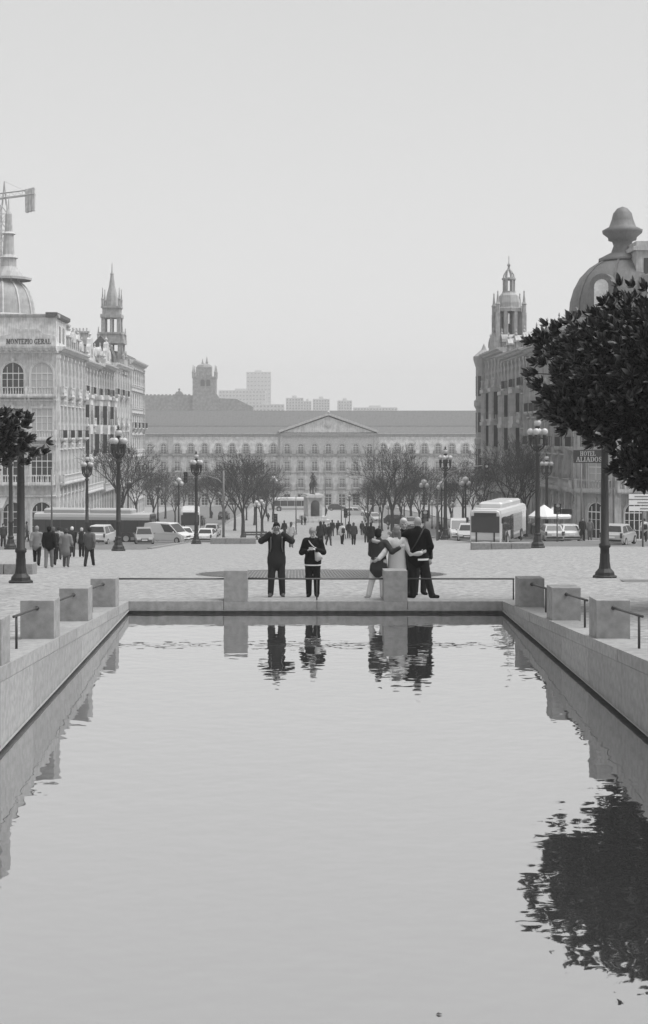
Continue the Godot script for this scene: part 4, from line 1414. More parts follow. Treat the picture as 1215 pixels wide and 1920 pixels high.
func sdf_add(bones: Array, cell: float, k: float) -> void:
	var lo := Vector3.INF
	var hi := -Vector3.INF
	for b in bones:
		var r: float = maxf(b[2], b[3]) + cell * 2.5
		lo = lo.min(b[0] - Vector3.ONE * r).min(b[1] - Vector3.ONE * r)
		hi = hi.max(b[0] + Vector3.ONE * r).max(b[1] + Vector3.ONE * r)
	var nx := int((hi.x - lo.x) / cell) + 2
	var ny := int((hi.y - lo.y) / cell) + 2
	var nz := int((hi.z - lo.z) / cell) + 2
	var n := nx * ny * nz
	var f := PackedFloat32Array()
	f.resize(n)
	f.fill(9.0)
	var near := PackedFloat32Array()
	near.resize(n)
	near.fill(9.0)
	var who := PackedInt32Array()
	who.resize(n)
	for bi in bones.size():
		var b: Array = bones[bi]
		var a: Vector3 = b[0]
		var ab: Vector3 = b[1] - a
		var ra: float = b[2]
		var dr: float = b[3] - ra
		var inv := 1.0 / maxf(ab.length_squared(), 1e-8)
		var flat: Vector3 = b[5] if b.size() > 5 else Vector3.ZERO
		var ff: float = (1.0 / b[6] - 1.0) if b.size() > 6 else 0.0
		var squash := flat != Vector3.ZERO
		var m: float = maxf(b[2], b[3]) + cell * 1.8 + k * 0.5
		var l: Vector3 = a.min(b[1]) - Vector3.ONE * m - lo
		var h: Vector3 = a.max(b[1]) + Vector3.ONE * m - lo
		for iz in range(maxi(0, int(l.z / cell)), mini(nz, int(h.z / cell) + 2)):
			for iy in range(maxi(0, int(l.y / cell)), mini(ny, int(h.y / cell) + 2)):
				var i := (iz * ny + iy) * nx
				for ix in range(maxi(0, int(l.x / cell)), mini(nx, int(h.x / cell) + 2)):
					var p := lo + Vector3(ix, iy, iz) * cell - a
					if squash:
						p += flat * (p.dot(flat) * ff)
					var t := clampf(p.dot(ab) * inv, 0.0, 1.0)
					var d := (p - ab * t).length() - ra - dr * t
					var e := f[i + ix]
					var q := maxf(k - absf(e - d), 0.0)
					f[i + ix] = minf(e, d) - (q * q / (4.0 * k) if k > 0.0 else 0.0)
					if d < near[i + ix]:
						near[i + ix] = d
						who[i + ix] = bi
	var ids := PackedInt32Array()
	ids.resize(n)
	ids.fill(-1)
	var step := [0, 1, nx, nx + 1, nx * ny, nx * ny + 1, nx * ny + nx, nx * ny + nx + 1]
	var edges := [[0, 1], [2, 3], [4, 5], [6, 7], [0, 2], [1, 3], [4, 6], [5, 7], [0, 4], [1, 5], [2, 6], [3, 7]]
	var first := sv.size()
	for iz in nz - 1:
		for iy in ny - 1:
			for ix in nx - 1:
				var i := (iz * ny + iy) * nx + ix
				var s := 0
				for c in 8:
					if f[i + step[c]] < 0.0:
						s += 1
				if s == 0 or s == 8:
					continue
				var sum := Vector3.ZERO
				var cnt := 0
				for e in edges:
					var fa := f[i + step[e[0]]]
					var fb := f[i + step[e[1]]]
					if (fa < 0.0) != (fb < 0.0):
						var t := fa / (fa - fb)
						var ca := Vector3(e[0] & 1, (e[0] >> 1) & 1, e[0] >> 2)
						var cb := Vector3(e[1] & 1, (e[1] >> 1) & 1, e[1] >> 2)
						sum += ca.lerp(cb, t)
						cnt += 1
				ids[i] = sv.size()
				sv.append(lo + (Vector3(ix, iy, iz) + sum / cnt) * cell)
				var g := Vector3(f[i + 1] - f[i], f[i + nx] - f[i], f[i + nx * ny] - f[i]) + Vector3(f[i + step[7]] - f[i + step[6]], f[i + step[7]] - f[i + step[5]], f[i + step[7]] - f[i + step[3]])
				sn.append(g.normalized() if g.length() > 1e-9 else Vector3.UP)
				var bb: Array = bones[who[i]]
				sc.append(Color(bb[4], bb[4], bb[4]))
	var ax := [[1, nx, nx * ny], [nx, nx * ny, 1], [nx * ny, 1, nx]]
	for iz in range(1, nz - 1):
		for iy in range(1, ny - 1):
			for ix in range(1, nx - 1):
				var i := (iz * ny + iy) * nx + ix
				var inside := f[i] < 0.0
				for a in ax:
					if (f[i + a[0]] < 0.0) != inside:
						var p := ids[i]
						var q := ids[i - a[1]]
						var r := ids[i - a[1] - a[2]]
						var s := ids[i - a[2]]
						if p < 0 or q < 0 or r < 0 or s < 0:
							continue
						if inside:
							si.append_array([p, r, q, p, s, r])
						else:
							si.append_array([p, q, r, p, r, s])

func sdf_end(m: Material) -> ArrayMesh:
	var arr := []
	arr.resize(Mesh.ARRAY_MAX)
	arr[Mesh.ARRAY_VERTEX] = sv
	arr[Mesh.ARRAY_NORMAL] = sn
	arr[Mesh.ARRAY_COLOR] = sc
	arr[Mesh.ARRAY_INDEX] = si
	var me := ArrayMesh.new()
	me.add_surface_from_arrays(Mesh.PRIMITIVE_TRIANGLES, arr)
	me.surface_set_material(0, m)
	return me

# a standing figure 1.75 m tall in its own axes: faces +z, x to its left hand
func stand() -> Dictionary:
	return {"pelvis": Vector3(0, 0.95, 0), "chest": Vector3(0, 1.28, 0.0), "neck": Vector3(0, 1.47, -0.01), "head": Vector3(0, 1.63, 0.02), "look": Vector3(0, 0, 1),
		"shl": Vector3(0.185, 1.41, -0.01), "shr": Vector3(-0.185, 1.41, -0.01), "ell": Vector3(0.25, 1.12, -0.03), "elr": Vector3(-0.25, 1.12, -0.03), "wrl": Vector3(0.25, 0.87, 0.05), "wrr": Vector3(-0.25, 0.87, 0.05),
		"hal": Vector3(0.24, 0.77, 0.08), "har": Vector3(-0.24, 0.77, 0.08),
		"hil": Vector3(0.095, 0.93, 0), "hir": Vector3(-0.095, 0.93, 0), "knl": Vector3(0.1, 0.5, 0.02), "knr": Vector3(-0.1, 0.5, 0.02), "anl": Vector3(0.1, 0.09, -0.03), "anr": Vector3(-0.1, 0.09, -0.03), "tol": Vector3(0.12, 0.035, 0.12), "tor": Vector3(-0.12, 0.035, 0.12)}

func stride(j: Dictionary, s: float) -> Dictionary:   # walking: left leg forward for s > 0
	j.knl = Vector3(0.1, 0.51, 0.02 + 0.17 * s); j.anl = Vector3(0.1, 0.1, -0.03 + 0.3 * s); j.tol = Vector3(0.11, 0.045, 0.12 + 0.3 * s)
	j.knr = Vector3(-0.1, 0.5, 0.02 - 0.06 * s); j.anr = Vector3(-0.1, 0.13 if s > 0 else 0.1, -0.03 - 0.28 * s); j.tor = Vector3(-0.11, 0.04, 0.11 - 0.26 * s)
	j.ell += Vector3(0, 0, -0.1 * s); j.wrl += Vector3(0, 0.02, -0.18 * s); j.hal += Vector3(0, 0.03, -0.22 * s)
	j.elr += Vector3(0, 0, 0.08 * s); j.wrr += Vector3(0, 0.03, 0.18 * s); j.har += Vector3(0, 0.05, 0.22 * s)
	return j

func figure_bones(j: Dictionary, c: Dictionary) -> Array:   # c: top, legs, skin, shoe, hair; coat (length below the hip), bulk
	var bulk: float = c.get("bulk", 0.0)
	var t: float = c.top
	var sl: float = c.get("sleeve", t)
	var fw: Vector3 = j.get("front", Vector3(0, 0, 1))
	var o := []
	o.append([j.chest + Vector3(0, 0.02, 0), j.pelvis + Vector3(0, 0.08, 0), 0.178 + bulk, 0.172 + bulk, t, fw, 0.68])
	o.append([j.shl.lerp(j.shr, 0.12), j.shl.lerp(j.shr, 0.88), 0.078 + bulk * 0.5, 0.078 + bulk * 0.5, t])
	var low: float = c.get("coat", 0.05)
	o.append([j.pelvis + Vector3(0, 0.06, 0), j.pelvis - Vector3(0, low, 0), 0.172 + bulk, 0.18 + bulk + low * 0.14, t, fw, 0.72])
	o.append([j.neck, j.head - Vector3(0, 0.04, 0), 0.056, 0.052, c.get("collar", c.skin)])
	o.append([j.neck + Vector3(0, -0.03, 0), j.neck + Vector3(0, 0.02, 0), 0.085, 0.07, c.get("collar_cloth", t)])
	for s in ["l", "r"]:
		o.append([j["sh" + s], j["el" + s], 0.073 + bulk * 0.4, 0.062 + bulk * 0.4, sl])
		o.append([j["el" + s], j["wr" + s], 0.061 + bulk * 0.4, 0.048 + bulk * 0.3, sl])
		o.append([j["hi" + s], j["kn" + s], 0.105 + bulk * 0.3, 0.084, c.legs])
		o.append([j["kn" + s], j["an" + s], 0.082, 0.07, c.legs])
		o.append([j["an" + s] - Vector3(0, 0.035, 0), j["to" + s], 0.05, 0.036, c.shoe])
	o.append([j.hil, j.hir, 0.11, 0.11, c.legs, fw, 0.85])
	return o

func hand_bones(w: Vector3, h: Vector3, skin: float, up: Vector3, curl: float, side: float) -> Array:   # palm, four fingers, thumb
	var d := (h - w).normalized()
	var across := d.cross(up).normalized()
	var nrm := across.cross(d)
	var o := [[w, w + d * 0.05, 0.03, 0.034, skin, nrm, 0.6], [w + d * 0.05, w + d * 0.085, 0.036, 0.036, skin, nrm, 0.5]]
	var lens := [0.07, 0.082, 0.076, 0.06]
	for i in 4:
		var b: Vector3 = w + d * 0.095 + across * (0.027 - 0.018 * i) * side
		var m: Vector3 = b + (d * cos(curl) - nrm * sin(curl)) * lens[i] * 0.5
		var e: Vector3 = m + (d * cos(curl * 2.2) - nrm * sin(curl * 2.2)) * lens[i] * 0.5
		o.append([b, m, 0.0095, 0.009, skin])
		o.append([m, e, 0.009, 0.008, skin])
	var tb := w + d * 0.03 + across * 0.03 * side
	var tm := tb + (d * 0.7 + across * 0.7 * side).normalized() * 0.035
	o.append([tb, tm, 0.013, 0.0105, skin])
	o.append([tm, tm + (d * 0.9 + across * 0.2 * side - nrm * 0.3).normalized() * 0.032, 0.0105, 0.009, skin])
	return o

func head_bones(j: Dictionary, skin: float, hair: float, style: String) -> Array:
	var f: Vector3 = j.look.normalized()
	var r := Vector3.UP.cross(f).normalized()
	var u := f.cross(r)
	var h: Vector3 = j.head
	var o := [[h + u * 0.035 - f * 0.01, h - u * 0.02 + f * 0.01, 0.09, 0.08, skin, r, 0.86], [h - u * 0.055 + f * 0.035, h - u * 0.085 + f * 0.05, 0.052, 0.034, skin, r, 0.9]]
	o.append([h + f * 0.09 + u * 0.005, h + f * 0.108 - u * 0.022, 0.011, 0.016, skin])
	for s in [-1.0, 1.0]:
		o.append([h + r * s * 0.032 + f * 0.082 + u * 0.014, h + r * s * 0.034 + f * 0.083 + u * 0.014, 0.0085, 0.0085, 0.06])
		o.append([h + r * s * 0.018 + f * 0.09 + u * 0.032, h + r * s * 0.045 + f * 0.08 + u * 0.03, 0.008, 0.007, hair])
		o.append([h + r * s * 0.082 - f * 0.005 + u * 0.018, h + r * s * 0.08 - u * 0.022, 0.016, 0.011, skin])
	o.append([h + f * 0.088 - u * 0.05 - r * 0.02, h + f * 0.088 - u * 0.05 + r * 0.02, 0.007, 0.007, skin * 0.6])
	if style != "bald":
		o.append([h + u * 0.055 - f * 0.02, h - u * 0.005 - f * 0.035, 0.096, 0.092, hair, r, 0.9])
		o.append([h + u * 0.085 + f * 0.045, h + u * 0.09 - f * 0.02, 0.05, 0.06, hair, r, 1.1])
	if style == "long":
		for s in [-1.0, 0.0, 1.0]:
			o.append([h + r * s * 0.06 - f * 0.05, h + r * s * 0.075 - f * 0.06 - u * 0.24, 0.055, 0.045, hair])
	if style == "tied":
		o.append([h - f * 0.1 + u * 0.03, h - f * 0.12 - u * 0.06, 0.04, 0.03, hair])
	return o

func make_person(root: Node3D, j: Dictionary, c: Dictionary, fine: bool) -> MeshInstance3D:
	sdf_begin()
	var cell := 0.017 if fine else 0.03
	var bones := figure_bones(j, c)
	if not fine:
		bones.append_array(head_bones(j, c.skin, c.hair, c.get("style", "short")).slice(0, 2))
		bones.append([j.head + Vector3(0, 0.05, 0) - j.look * 0.02, j.head - j.look * 0.04, 0.098, 0.09, c.hair])
		if c.get("style", "") == "long":
			bones.append([j.head - j.look * 0.05, j.head - j.look * 0.07 - Vector3(0, 0.22, 0), 0.085, 0.07, c.hair])
		for s in ["l", "r"]:
			bones.append([j["wr" + s], j["ha" + s], 0.042, 0.03, c.skin, (j["ha" + s] - j["wr" + s]).cross(Vector3(0, 0, 1)).normalized(), 0.7])
	bones.append_array(c.get("more", []))
	sdf_add(bones, cell, 0.035)
	if fine:
		sdf_add(head_bones(j, c.skin, c.hair, c.get("style", "short")), 0.0065, 0.012)
		for s in ["l", "r"]:
			sdf_add(hand_bones(j["wr" + s], j["ha" + s], c.skin, j.get("palm" + s, Vector3(0, 0, 1)), j.get("curl", 0.35), 1.0 if s == "l" else -1.0), 0.005, 0.008)
	return mi("body", sdf_end(M.body), root)

# ---------- monument ----------
func build_monument() -> void:
	var d := 212.0
	var p := on(587, d)
	var root := thing("equestrian_monument", "bronze rider on horseback above a tall pale stepped pedestal", "monument", p)
	var st := mb()
	bx(st, -2.2, 2.2, 0, 0.5, -2.6, 2.6)
	bx(st, -1.7, 1.7, 0.5, 1.0, -2.1, 2.1)
	bx(st, -1.15, 1.15, 1.0, 3.9, -1.5, 1.5)
	bx(st, -1.5, 1.5, 3.9, 4.15, -1.9, 1.9)
	bx(st, -1.3, 1.3, 4.15, 4.4, -1.7, 1.7)
	obj("pedestal", st, M.stone_white, root)
	var rl := mb(true)
	prism(rl, win_outline(1.3, 2.4, true), 1.48, 1.62, Transform3D(Basis(), Vector3(0, 1.1, 0)))
	obj("relief", rl, M.bronze, root)
	sdf_begin()
	var b := []
	var o := Vector3(0, 4.4, 0)
	var add := func(a: Vector3, e: Vector3, ra: float, re: float) -> void: b.append([o + a, o + e, ra, re, 0.04])
	add.call(Vector3(0, 1.55, -0.6), Vector3(0, 1.6, 0.5), 0.42, 0.46)
	add.call(Vector3(0, 1.75, 0.75), Vector3(0, 2.45, 1.15), 0.32, 0.2)
	add.call(Vector3(0, 2.45, 1.15), Vector3(0, 2.15, 1.55), 0.19, 0.11)
	add.call(Vector3(0.05, 2.6, 1.05), Vector3(0.07, 2.75, 1.07), 0.06, 0.03)
	for s in [-1.0, 1.0]:
		add.call(Vector3(s * 0.22, 1.4, -0.75), Vector3(s * 0.24, 0.85, -0.7), 0.24, 0.12)
		add.call(Vector3(s * 0.24, 0.85, -0.7), Vector3(s * 0.24, 0.6, -0.98), 0.11, 0.09)
		add.call(Vector3(s * 0.24, 0.6, -0.98), Vector3(s * 0.24, 0.08, -0.9), 0.08, 0.09)
		var lift := 0.35 if s > 0 else 0.0
		add.call(Vector3(s * 0.22, 1.35, 0.65), Vector3(s * 0.23, 0.75 + lift * 0.5, 0.75 + lift), 0.2, 0.1)
		add.call(Vector3(s * 0.23, 0.75 + lift * 0.5, 0.75 + lift), Vector3(s * 0.23, 0.08 + lift, 0.72 + lift * 0.4), 0.085, 0.09)
		add.call(Vector3(s * 0.2, 2.1, 0.05), Vector3(s * 0.48, 1.65, 0.35), 0.19, 0.12)
		add.call(Vector3(s * 0.48, 1.65, 0.35), Vector3(s * 0.5, 1.15, 0.15), 0.11, 0.09)
		add.call(Vector3(s * 0.26, 2.85, 0.0), Vector3(s * 0.42, 2.5, 0.2), 0.12, 0.1)
		add.call(Vector3(s * 0.42, 2.5, 0.2), Vector3(s * 0.25, 2.45, 0.6), 0.09, 0.07)
	add.call(Vector3(0, 1.6, -0.95), Vector3(0, 0.7, -1.4), 0.14, 0.08)
	add.call(Vector3(0, 2.1, 0), Vector3(0, 2.75, 0.0), 0.25, 0.27)
	add.call(Vector3(0, 3.1, 0.03), Vector3(0, 3.22, 0.03), 0.16, 0.15)
	add.call(Vector3(-0.3, 3.32, 0.03), Vector3(0.3, 3.32, 0.03), 0.08, 0.08)
	add.call(Vector3(0, 0.04, -1.2), Vector3(0, 0.04, 1.1), 0.1, 0.1)
	sdf_add(b, 0.06, 0.1)
	var rider := mi("rider_and_horse", sdf_end(M.bronze), root)
	root.rotation_degrees.y = 12

# ---------- lamps ----------
func ornate_lamp(label: String, where: Vector3, size: float) -> Node3D:
	var o := thing("street_lamp", label, "street lamp", where, 0.0, "iron street lamps with clustered globes")
	var s := mb()
	lathe(s, [Vector2(0.48, 0), Vector2(0.48, 0.12), Vector2(0.42, 0.16), Vector2(0.4, 0.3), Vector2(0.3, 0.42), Vector2(0.26, 0.62), Vector2(0.21, 0.8), Vector2(0.24, 0.86), Vector2(0.24, 0.94), Vector2(0.18, 1.0), Vector2(0, 1.0)], 8)
	obj("base", s, M.iron, o)
	s = mb(true)
	lathe(s, [Vector2(0.18, 1.0), Vector2(0.175, 1.9), Vector2(0.2, 1.95), Vector2(0.2, 2.05), Vector2(0.165, 2.1), Vector2(0.13, 6.0), Vector2(0.19, 6.1), Vector2(0.19, 6.2), Vector2(0.13, 6.28), Vector2(0.11, 6.5), Vector2(0.0, 6.5)], 10)
	obj("pole", s, M.iron, o)
	s = mb()
	lathe(s, [Vector2(0.13, 6.5), Vector2(0.3, 6.62), Vector2(0.3, 6.7), Vector2(0.1, 6.8), Vector2(0.08, 7.8), Vector2(0.16, 7.86), Vector2(0.16, 7.95), Vector2(0, 7.95)], 8)
	for i in 4:
		var a := TAU * i / 4 + 0.35
		var u := Vector3(cos(a), 0, sin(a))
		tube(s, [Vector3(0, 6.35, 0) + u * 0.1, Vector3(0, 6.55, 0) + u * 0.36, Vector3(0, 6.75, 0) + u * 0.46], [0.05, 0.05, 0.07], 5)
		tube(s, [Vector3(0, 7.15, 0) + u * 0.05, Vector3(0, 7.2, 0) + u * 0.2, Vector3(0, 7.1, 0) + u * 0.44], [0.035], 4)
	obj("bracket", s, M.iron, o)
	for i in 4:
		var a := TAU * i / 4 + 0.35
		var u := Vector3(cos(a), 0, sin(a)) * 0.46
		var c := mb()
		lathe(c, [Vector2(0.04, 6.7), Vector2(0.08, 6.78), Vector2(0.1, 7.0), Vector2(0.14, 7.2), Vector2(0.12, 7.28), Vector2(0.16, 7.32), Vector2(0.1, 7.4), Vector2(0, 7.4)], 8, u)
		obj("lamp_cup", c, M.iron, o)
		var g := mb(true)
		ball(g, u + Vector3(0, 7.6, 0), 0.23, 12, 8)
		obj("globe", g, M.globe, o)
	var tg := mb(true)
	ball(tg, Vector3(0, 8.18, 0), 0.24, 12, 8)
	obj("globe", tg, M.globe, o)
	var fn := mb()
	lathe(fn, [Vector2(0.2, 8.36), Vector2(0.06, 8.45), Vector2(0.09, 8.52), Vector2(0, 8.7)], 8)
	obj("finial", fn, M.iron, o)
	o.scale = Vector3.ONE * size
	return o

func build_lamps() -> void:
	var proto := ornate_lamp("tall iron globe lamp standing before the side of the long dark bus", spot(222, 1033), 1.0)
	fit_height(proto, 797, 8.7)
	var list := [
		[368.0, 1020.0, 845.0, "tall iron globe lamp beside the far low stone bench and white saloon car"],
		[1008.0, 1027.5, 778.0, "tall iron globe lamp at the end of the low stone bench near the white bus"],
		[835.0, 1012.0, 836.0, "tall iron globe lamp beside the motorcyclist and the curved signal arm"]]
	for l in list:
		fit_height(copy(proto, "street_lamp", l[3], spot(l[0], l[1])), l[2], 8.7)
	var more := [[20.0, 97.0, "tall iron globe lamp half hidden by the leafy branch beside the awning"], [163.0, 133.0, "iron globe lamp rising behind the roof of the long dark bus"], [1025.0, 131.0, "iron globe lamp between the two parked cars and the hotel"],
		[240.0, 205.0, "small iron globe lamp before the light end house"], [296.0, 215.0, "small iron globe lamp between bare trees behind the white van"], [420.0, 262.0, "distant iron lamp among bare trees in front of the palace"], [690.0, 262.0, "distant iron lamp before the palace doors"]]
	var tops := [806.0, 850.0, 849.0, 893.0, 903.0, 905.0, 905.0]
	for i in more.size():
		fit_height(copy(proto, "street_lamp", more[i][2], on(more[i][0], more[i][1])), tops[i], 8.7)
	# plain lamp posts nearer the pool, their heads inside the foliage
	var pp := [[39.0, 1093.0, 5.35, "plain dark lamp post with flared foot near the walkers, its head among leaves"], [1134.0, 1083.5, 5.3, "plain dark lamp post with flared foot before the hotel, its head in the evergreen"]]
	var first: Node3D
	for l in pp:
		var where := spot(l[0], l[1])
		if first:
			copy(first, "lamp_post", l[3], where)
			continue
		var o := thing("lamp_post", l[3], "lamp post", where, 0.0, "plain posts beside the evergreens")
		var s := mb()
		lathe(s, [Vector2(0.4, 0), Vector2(0.4, 0.07), Vector2(0.33, 0.1), Vector2(0.31, 0.2), Vector2(0.2, 0.32), Vector2(0.165, 0.55), Vector2(0.16, 0.8), Vector2(0, 0.8)], 10)
		obj("base", s, M.iron, o)
		s = mb(true)
		lathe(s, [Vector2(0.15, 0.8), Vector2(0.15, 0.98), Vector2(0.19, 1.02), Vector2(0.19, 1.12), Vector2(0.14, 1.16), Vector2(0.115, 4.6), Vector2(0.14, 4.65), Vector2(0.0, 4.75)], 10)
		obj("pole", s, M.iron, o)
		s = mb()
		lathe(s, [Vector2(0.1, 4.7), Vector2(0.16, 4.8), Vector2(0.2, 4.84), Vector2(0.2, 4.9), Vector2(0, 4.9)], 8)
		obj("lamp_cup", s, M.iron, o)
		s = mb(true)
		ball(s, Vector3(0, 5.1, 0), 0.22, 12, 8)
		obj("globe", s, M.globe, o)
		first = o
		o.scale = Vector3.ONE * 0.92
	# slim posts with one or two white globes along the promenade
	var g := [[335.0, 895.0, 190.0], [513.0, 892.0, 230.0], [481.0, 938.0, 150.0], [490.0, 936.0, 158.0], [795.0, 898.0, 170.0], [828.0, 902.0, 165.0], [873.0, 893.0, 160.0], [810.0, 938.0, 175.0], [849.0, 941.0, 168.0], [711.0, 938.0, 180.0], [655.0, 928.0, 190.0], [728.0, 946.0, 175.0]]
	var near_to := ["beside the far bus and bare trees", "in front of the palace wing", "beside the dark bench among tree trunks", "second by the dark bench, slightly farther", "before the palace near the forked tree", "beside the tall lamp by the motorcyclist", "under the curved signal arm", "behind the crossing near the tall lamp", "short one behind the motorcyclist", "beside the thick bare trunk in the promenade", "near the monument on the promenade", "short one close to the pedestrian signal"]
	var gp: Node3D
	for i in g.size():
		var where := on(g[i][0], g[i][2])
		var o: Node3D
		if gp == null:
			o = thing("globe_lamp", "", "street lamp", where, 0.0, "slim globe lamps along the promenade")
			var s := mb()
			lathe(s, [Vector2(0.16, 0), Vector2(0.14, 0.3), Vector2(0.07, 0.4), Vector2(0.05, 3.4), Vector2(0.1, 3.5), Vector2(0, 3.5)], 8)
			tube(s, [Vector3(-0.22, 3.3, 0), Vector3(0, 3.2, 0), Vector3(0.22, 3.3, 0)], [0.03], 4)
			obj("pole", s, M.iron, o)
			for q in [Vector3(0, 3.75, 0), Vector3(0.2, 3.5, 0), Vector3(-0.2, 3.5, 0)]:
				var b := mb(true)
				ball(b, q, 0.24 if q.x == 0.0 else 0.2, 10, 6)
				obj("globe", b, M.globe, o)
			gp = o
		else:
			o = copy(gp, "globe_lamp", "", where)
		o.set_meta("label", "slim white globe lamp " + near_to[i])
		fit_height(o, g[i][1], 4.0)

func fit_height(o: Node3D, top_py: float, natural: float) -> void:   # scale a thing so that its top reaches a pixel row
	var want := EYE - (top_py - VY) * -o.position.z / F - o.position.y
	o.scale = Vector3.ONE * (want / natural)

# ---------- trees ----------
func grow_branch(st: SurfaceTool, tw: SurfaceTool, p: Vector3, dir: Vector3, long: float, r: float, level: int, most: int, spread: float, g: RandomNumberGenerator) -> void:
	var pts := [p]
	var rad := [r]
	var q := p
	var d := dir
	var n := 3
	for i in n:
		d = (d + Vector3(g.randf_range(-0.2, 0.2), g.randf_range(-0.06, 0.16), g.randf_range(-0.2, 0.2))).normalized()
		q += d * long / n
		pts.append(q)
		rad.append(lerpf(r, r * 0.6, (i + 1.0) / n))
	tube(st if level < 2 else tw, pts, rad, 6 if level < 2 else (4 if level < 4 else 3), false)
	if level >= most:
		return
	var kids := 3 if level < 5 else 2
	for i in kids:
		var a := TAU * (i + g.randf() * 0.7) / kids
		var side := d.cross(Vector3(0.3, 0.2, 0.9)).normalized()
		var out := side.rotated(d, a)
		var nd := (d + out * g.randf_range(spread * 0.6, spread * 1.25)).normalized()
		var from: Vector3 = pts[-1] if i < 2 else pts[2]
		grow_branch(st, tw, from, nd, long * g.randf_range(0.62, 0.86), maxf(r * 0.58, 0.014), level + 1, most, spread, g)

func bare_tree(label: String, where: Vector3, high: float, seed_: int, trunk := 0.3) -> Node3D:
	var g := RandomNumberGenerator.new()
	g.seed = seed_
	var o := thing("bare_tree", label, "tree", where, 0.0, "leafless trees along the avenue")
	var st := mb(true)
	var tw := mb(true)
	var h := 10.0
	var t := h * trunk
	tube(st, [Vector3(0, -0.1, 0), Vector3(0.03, 0.4, 0), Vector3(0.06, t * 0.6, 0.05), Vector3(0, t, 0)], [0.34, 0.22, 0.19, 0.17], 8, false)
	for i in 4:
		var a := TAU * (i + g.randf() * 0.6) / 4
		grow_branch(st, tw, Vector3(0, t - 0.15 * i, 0), Vector3(cos(a) * 0.55, 1.0, sin(a) * 0.55).normalized(), h * 0.22, 0.12, 1, 7, 0.6, g)
	obj("trunk", st, M.bark, o)
	obj("crown", tw, M.bark, o)
	o.scale = Vector3.ONE * (high / h)
	return o

func crown_top(o: Node3D) -> float:
	var c: MeshInstance3D = o.get_node("crown")
	return c.mesh.get_aabb().end.y

func leafy_tree(label: String, where: Vector3, centre: Vector3, rad: Vector3, clusters: int, seed_: int, trunk_r: float, rough := 1.0, lobes := []) -> Node3D:
	var g := RandomNumberGenerator.new()
	g.seed = seed_
	var o := thing("evergreen_tree", label, "tree", where, 0.0, "evergreen trees beside the pool")
	var nz := FastNoiseLite.new()
	nz.seed = seed_
	nz.frequency = 0.55
	var c := centre - where
	var st := mb(true)
	tube(st, [Vector3(0, -0.1, 0), Vector3(0.02, 0.5, 0), Vector3(-0.04, c.y * 0.45, 0.03), Vector3(0, c.y - rad.y * 0.4, 0), Vector3(0.05, c.y + rad.y * 0.5, 0)], [trunk_r * 1.5, trunk_r, trunk_r * 0.85, trunk_r * 0.7, trunk_r * 0.3], 9, false)
	obj("trunk", st, M.bark, o)
	var br := mb(true)
	var v := PackedVector3Array()
	var n := PackedVector3Array()
	var col := PackedColorArray()
	for i in clusters:
		var u := Vector3(g.randfn(), g.randfn(), g.randfn()).normalized()
		var k := pow(g.randf(), 0.42)
		var lump := 0.95 + 0.3 * rough * nz.get_noise_3dv(u * 3.2) + 0.12 * nz.get_noise_3dv(u * 9.0)
		var p := c + Vector3(u.x * rad.x, u.y * rad.y, u.z * rad.z) * k * lump
		for b in lobes:
			if i % b[2] == 0:
				p = b[0] - where + Vector3(u.x * b[1].x, u.y * b[1].y, u.z * b[1].z) * k
		if i % 6 == 0:
			var from := Vector3(0, c.y - rad.y * 0.35 + g.randf() * rad.y * 0.5, 0)
			var mid := from.lerp(p, 0.55) + Vector3(0, -0.12, 0)
			tube(br, [from, mid, p], [0.04, 0.025, 0.008], 4, false)
		var axis := (u * Vector3(1, 0.6, 1) + Vector3(0, 0.55, 0) + Vector3(g.randf_range(-0.5, 0.5), g.randf_range(-0.4, 0.4), g.randf_range(-0.5, 0.5))).normalized()
		var side := axis.cross(Vector3(0.2, 0.3, 0.9)).normalized()
		var m := 8 + g.randi() % 4
		for q in m:
			var a := q * 2.4 + g.randf() * 0.5
			var out := side.rotated(axis, a)
			var tilt := lerpf(0.25, 1.25, q / float(m))
			var d := (out * sin(tilt) + axis * cos(tilt)).normalized()
			var w := d.cross(axis).normalized()
			if w.length() < 0.1:
				w = side
			w = (w + axis * g.randf_range(-0.4, 0.4)).normalized()
			var ll := g.randf_range(0.15, 0.26)
			var hw := ll * g.randf_range(0.19, 0.25)
			var nn := d.cross(w).normalized()
			var droop := -nn * ll * 0.12
			var b := p - axis * 0.06 * (q / float(m))
			var tone := g.randf_range(0.01, 0.055)
			var cc := Color(tone, tone, tone)
			var p0 := b
			var p1 := b + d * ll * 0.33 + w * hw + nn * 0.01
			var p2 := b + d * ll * 0.33 - w * hw + nn * 0.01
			var p3 := b + d * ll * 0.72 + w * hw * 0.8 + droop * 0.3
			var p4 := b + d * ll * 0.72 - w * hw * 0.8 + droop * 0.3
			var p5 := b + d * ll + droop
			var mid1 := b + d * ll * 0.33 - nn * 0.008
			var mid2 := b + d * ll * 0.72 + droop * 0.3 - nn * 0.008
			for t in [[p0, p1, mid1], [p0, mid1, p2], [mid1, p1, p3], [mid1, p3, mid2], [p2, mid1, mid2], [p2, mid2, p4], [mid2, p3, p5], [mid2, p5, p4]]:
				var fn: Vector3 = (t[2] - t[0]).cross(t[1] - t[0]).normalized()
				for x in t:
					v.append(x)
					n.append(fn)
					col.append(cc)
	obj("branches", br, M.bark, o)
	var arr := []
	arr.resize(Mesh.ARRAY_MAX)
	arr[Mesh.ARRAY_VERTEX] = v
	arr[Mesh.ARRAY_NORMAL] = n
	arr[Mesh.ARRAY_COLOR] = col
	var me := ArrayMesh.new()
	me.add_surface_from_arrays(Mesh.PRIMITIVE_TRIANGLES, arr)
	me.surface_set_material(0, M.leaf)
	mi("crown", me, o)
	return o

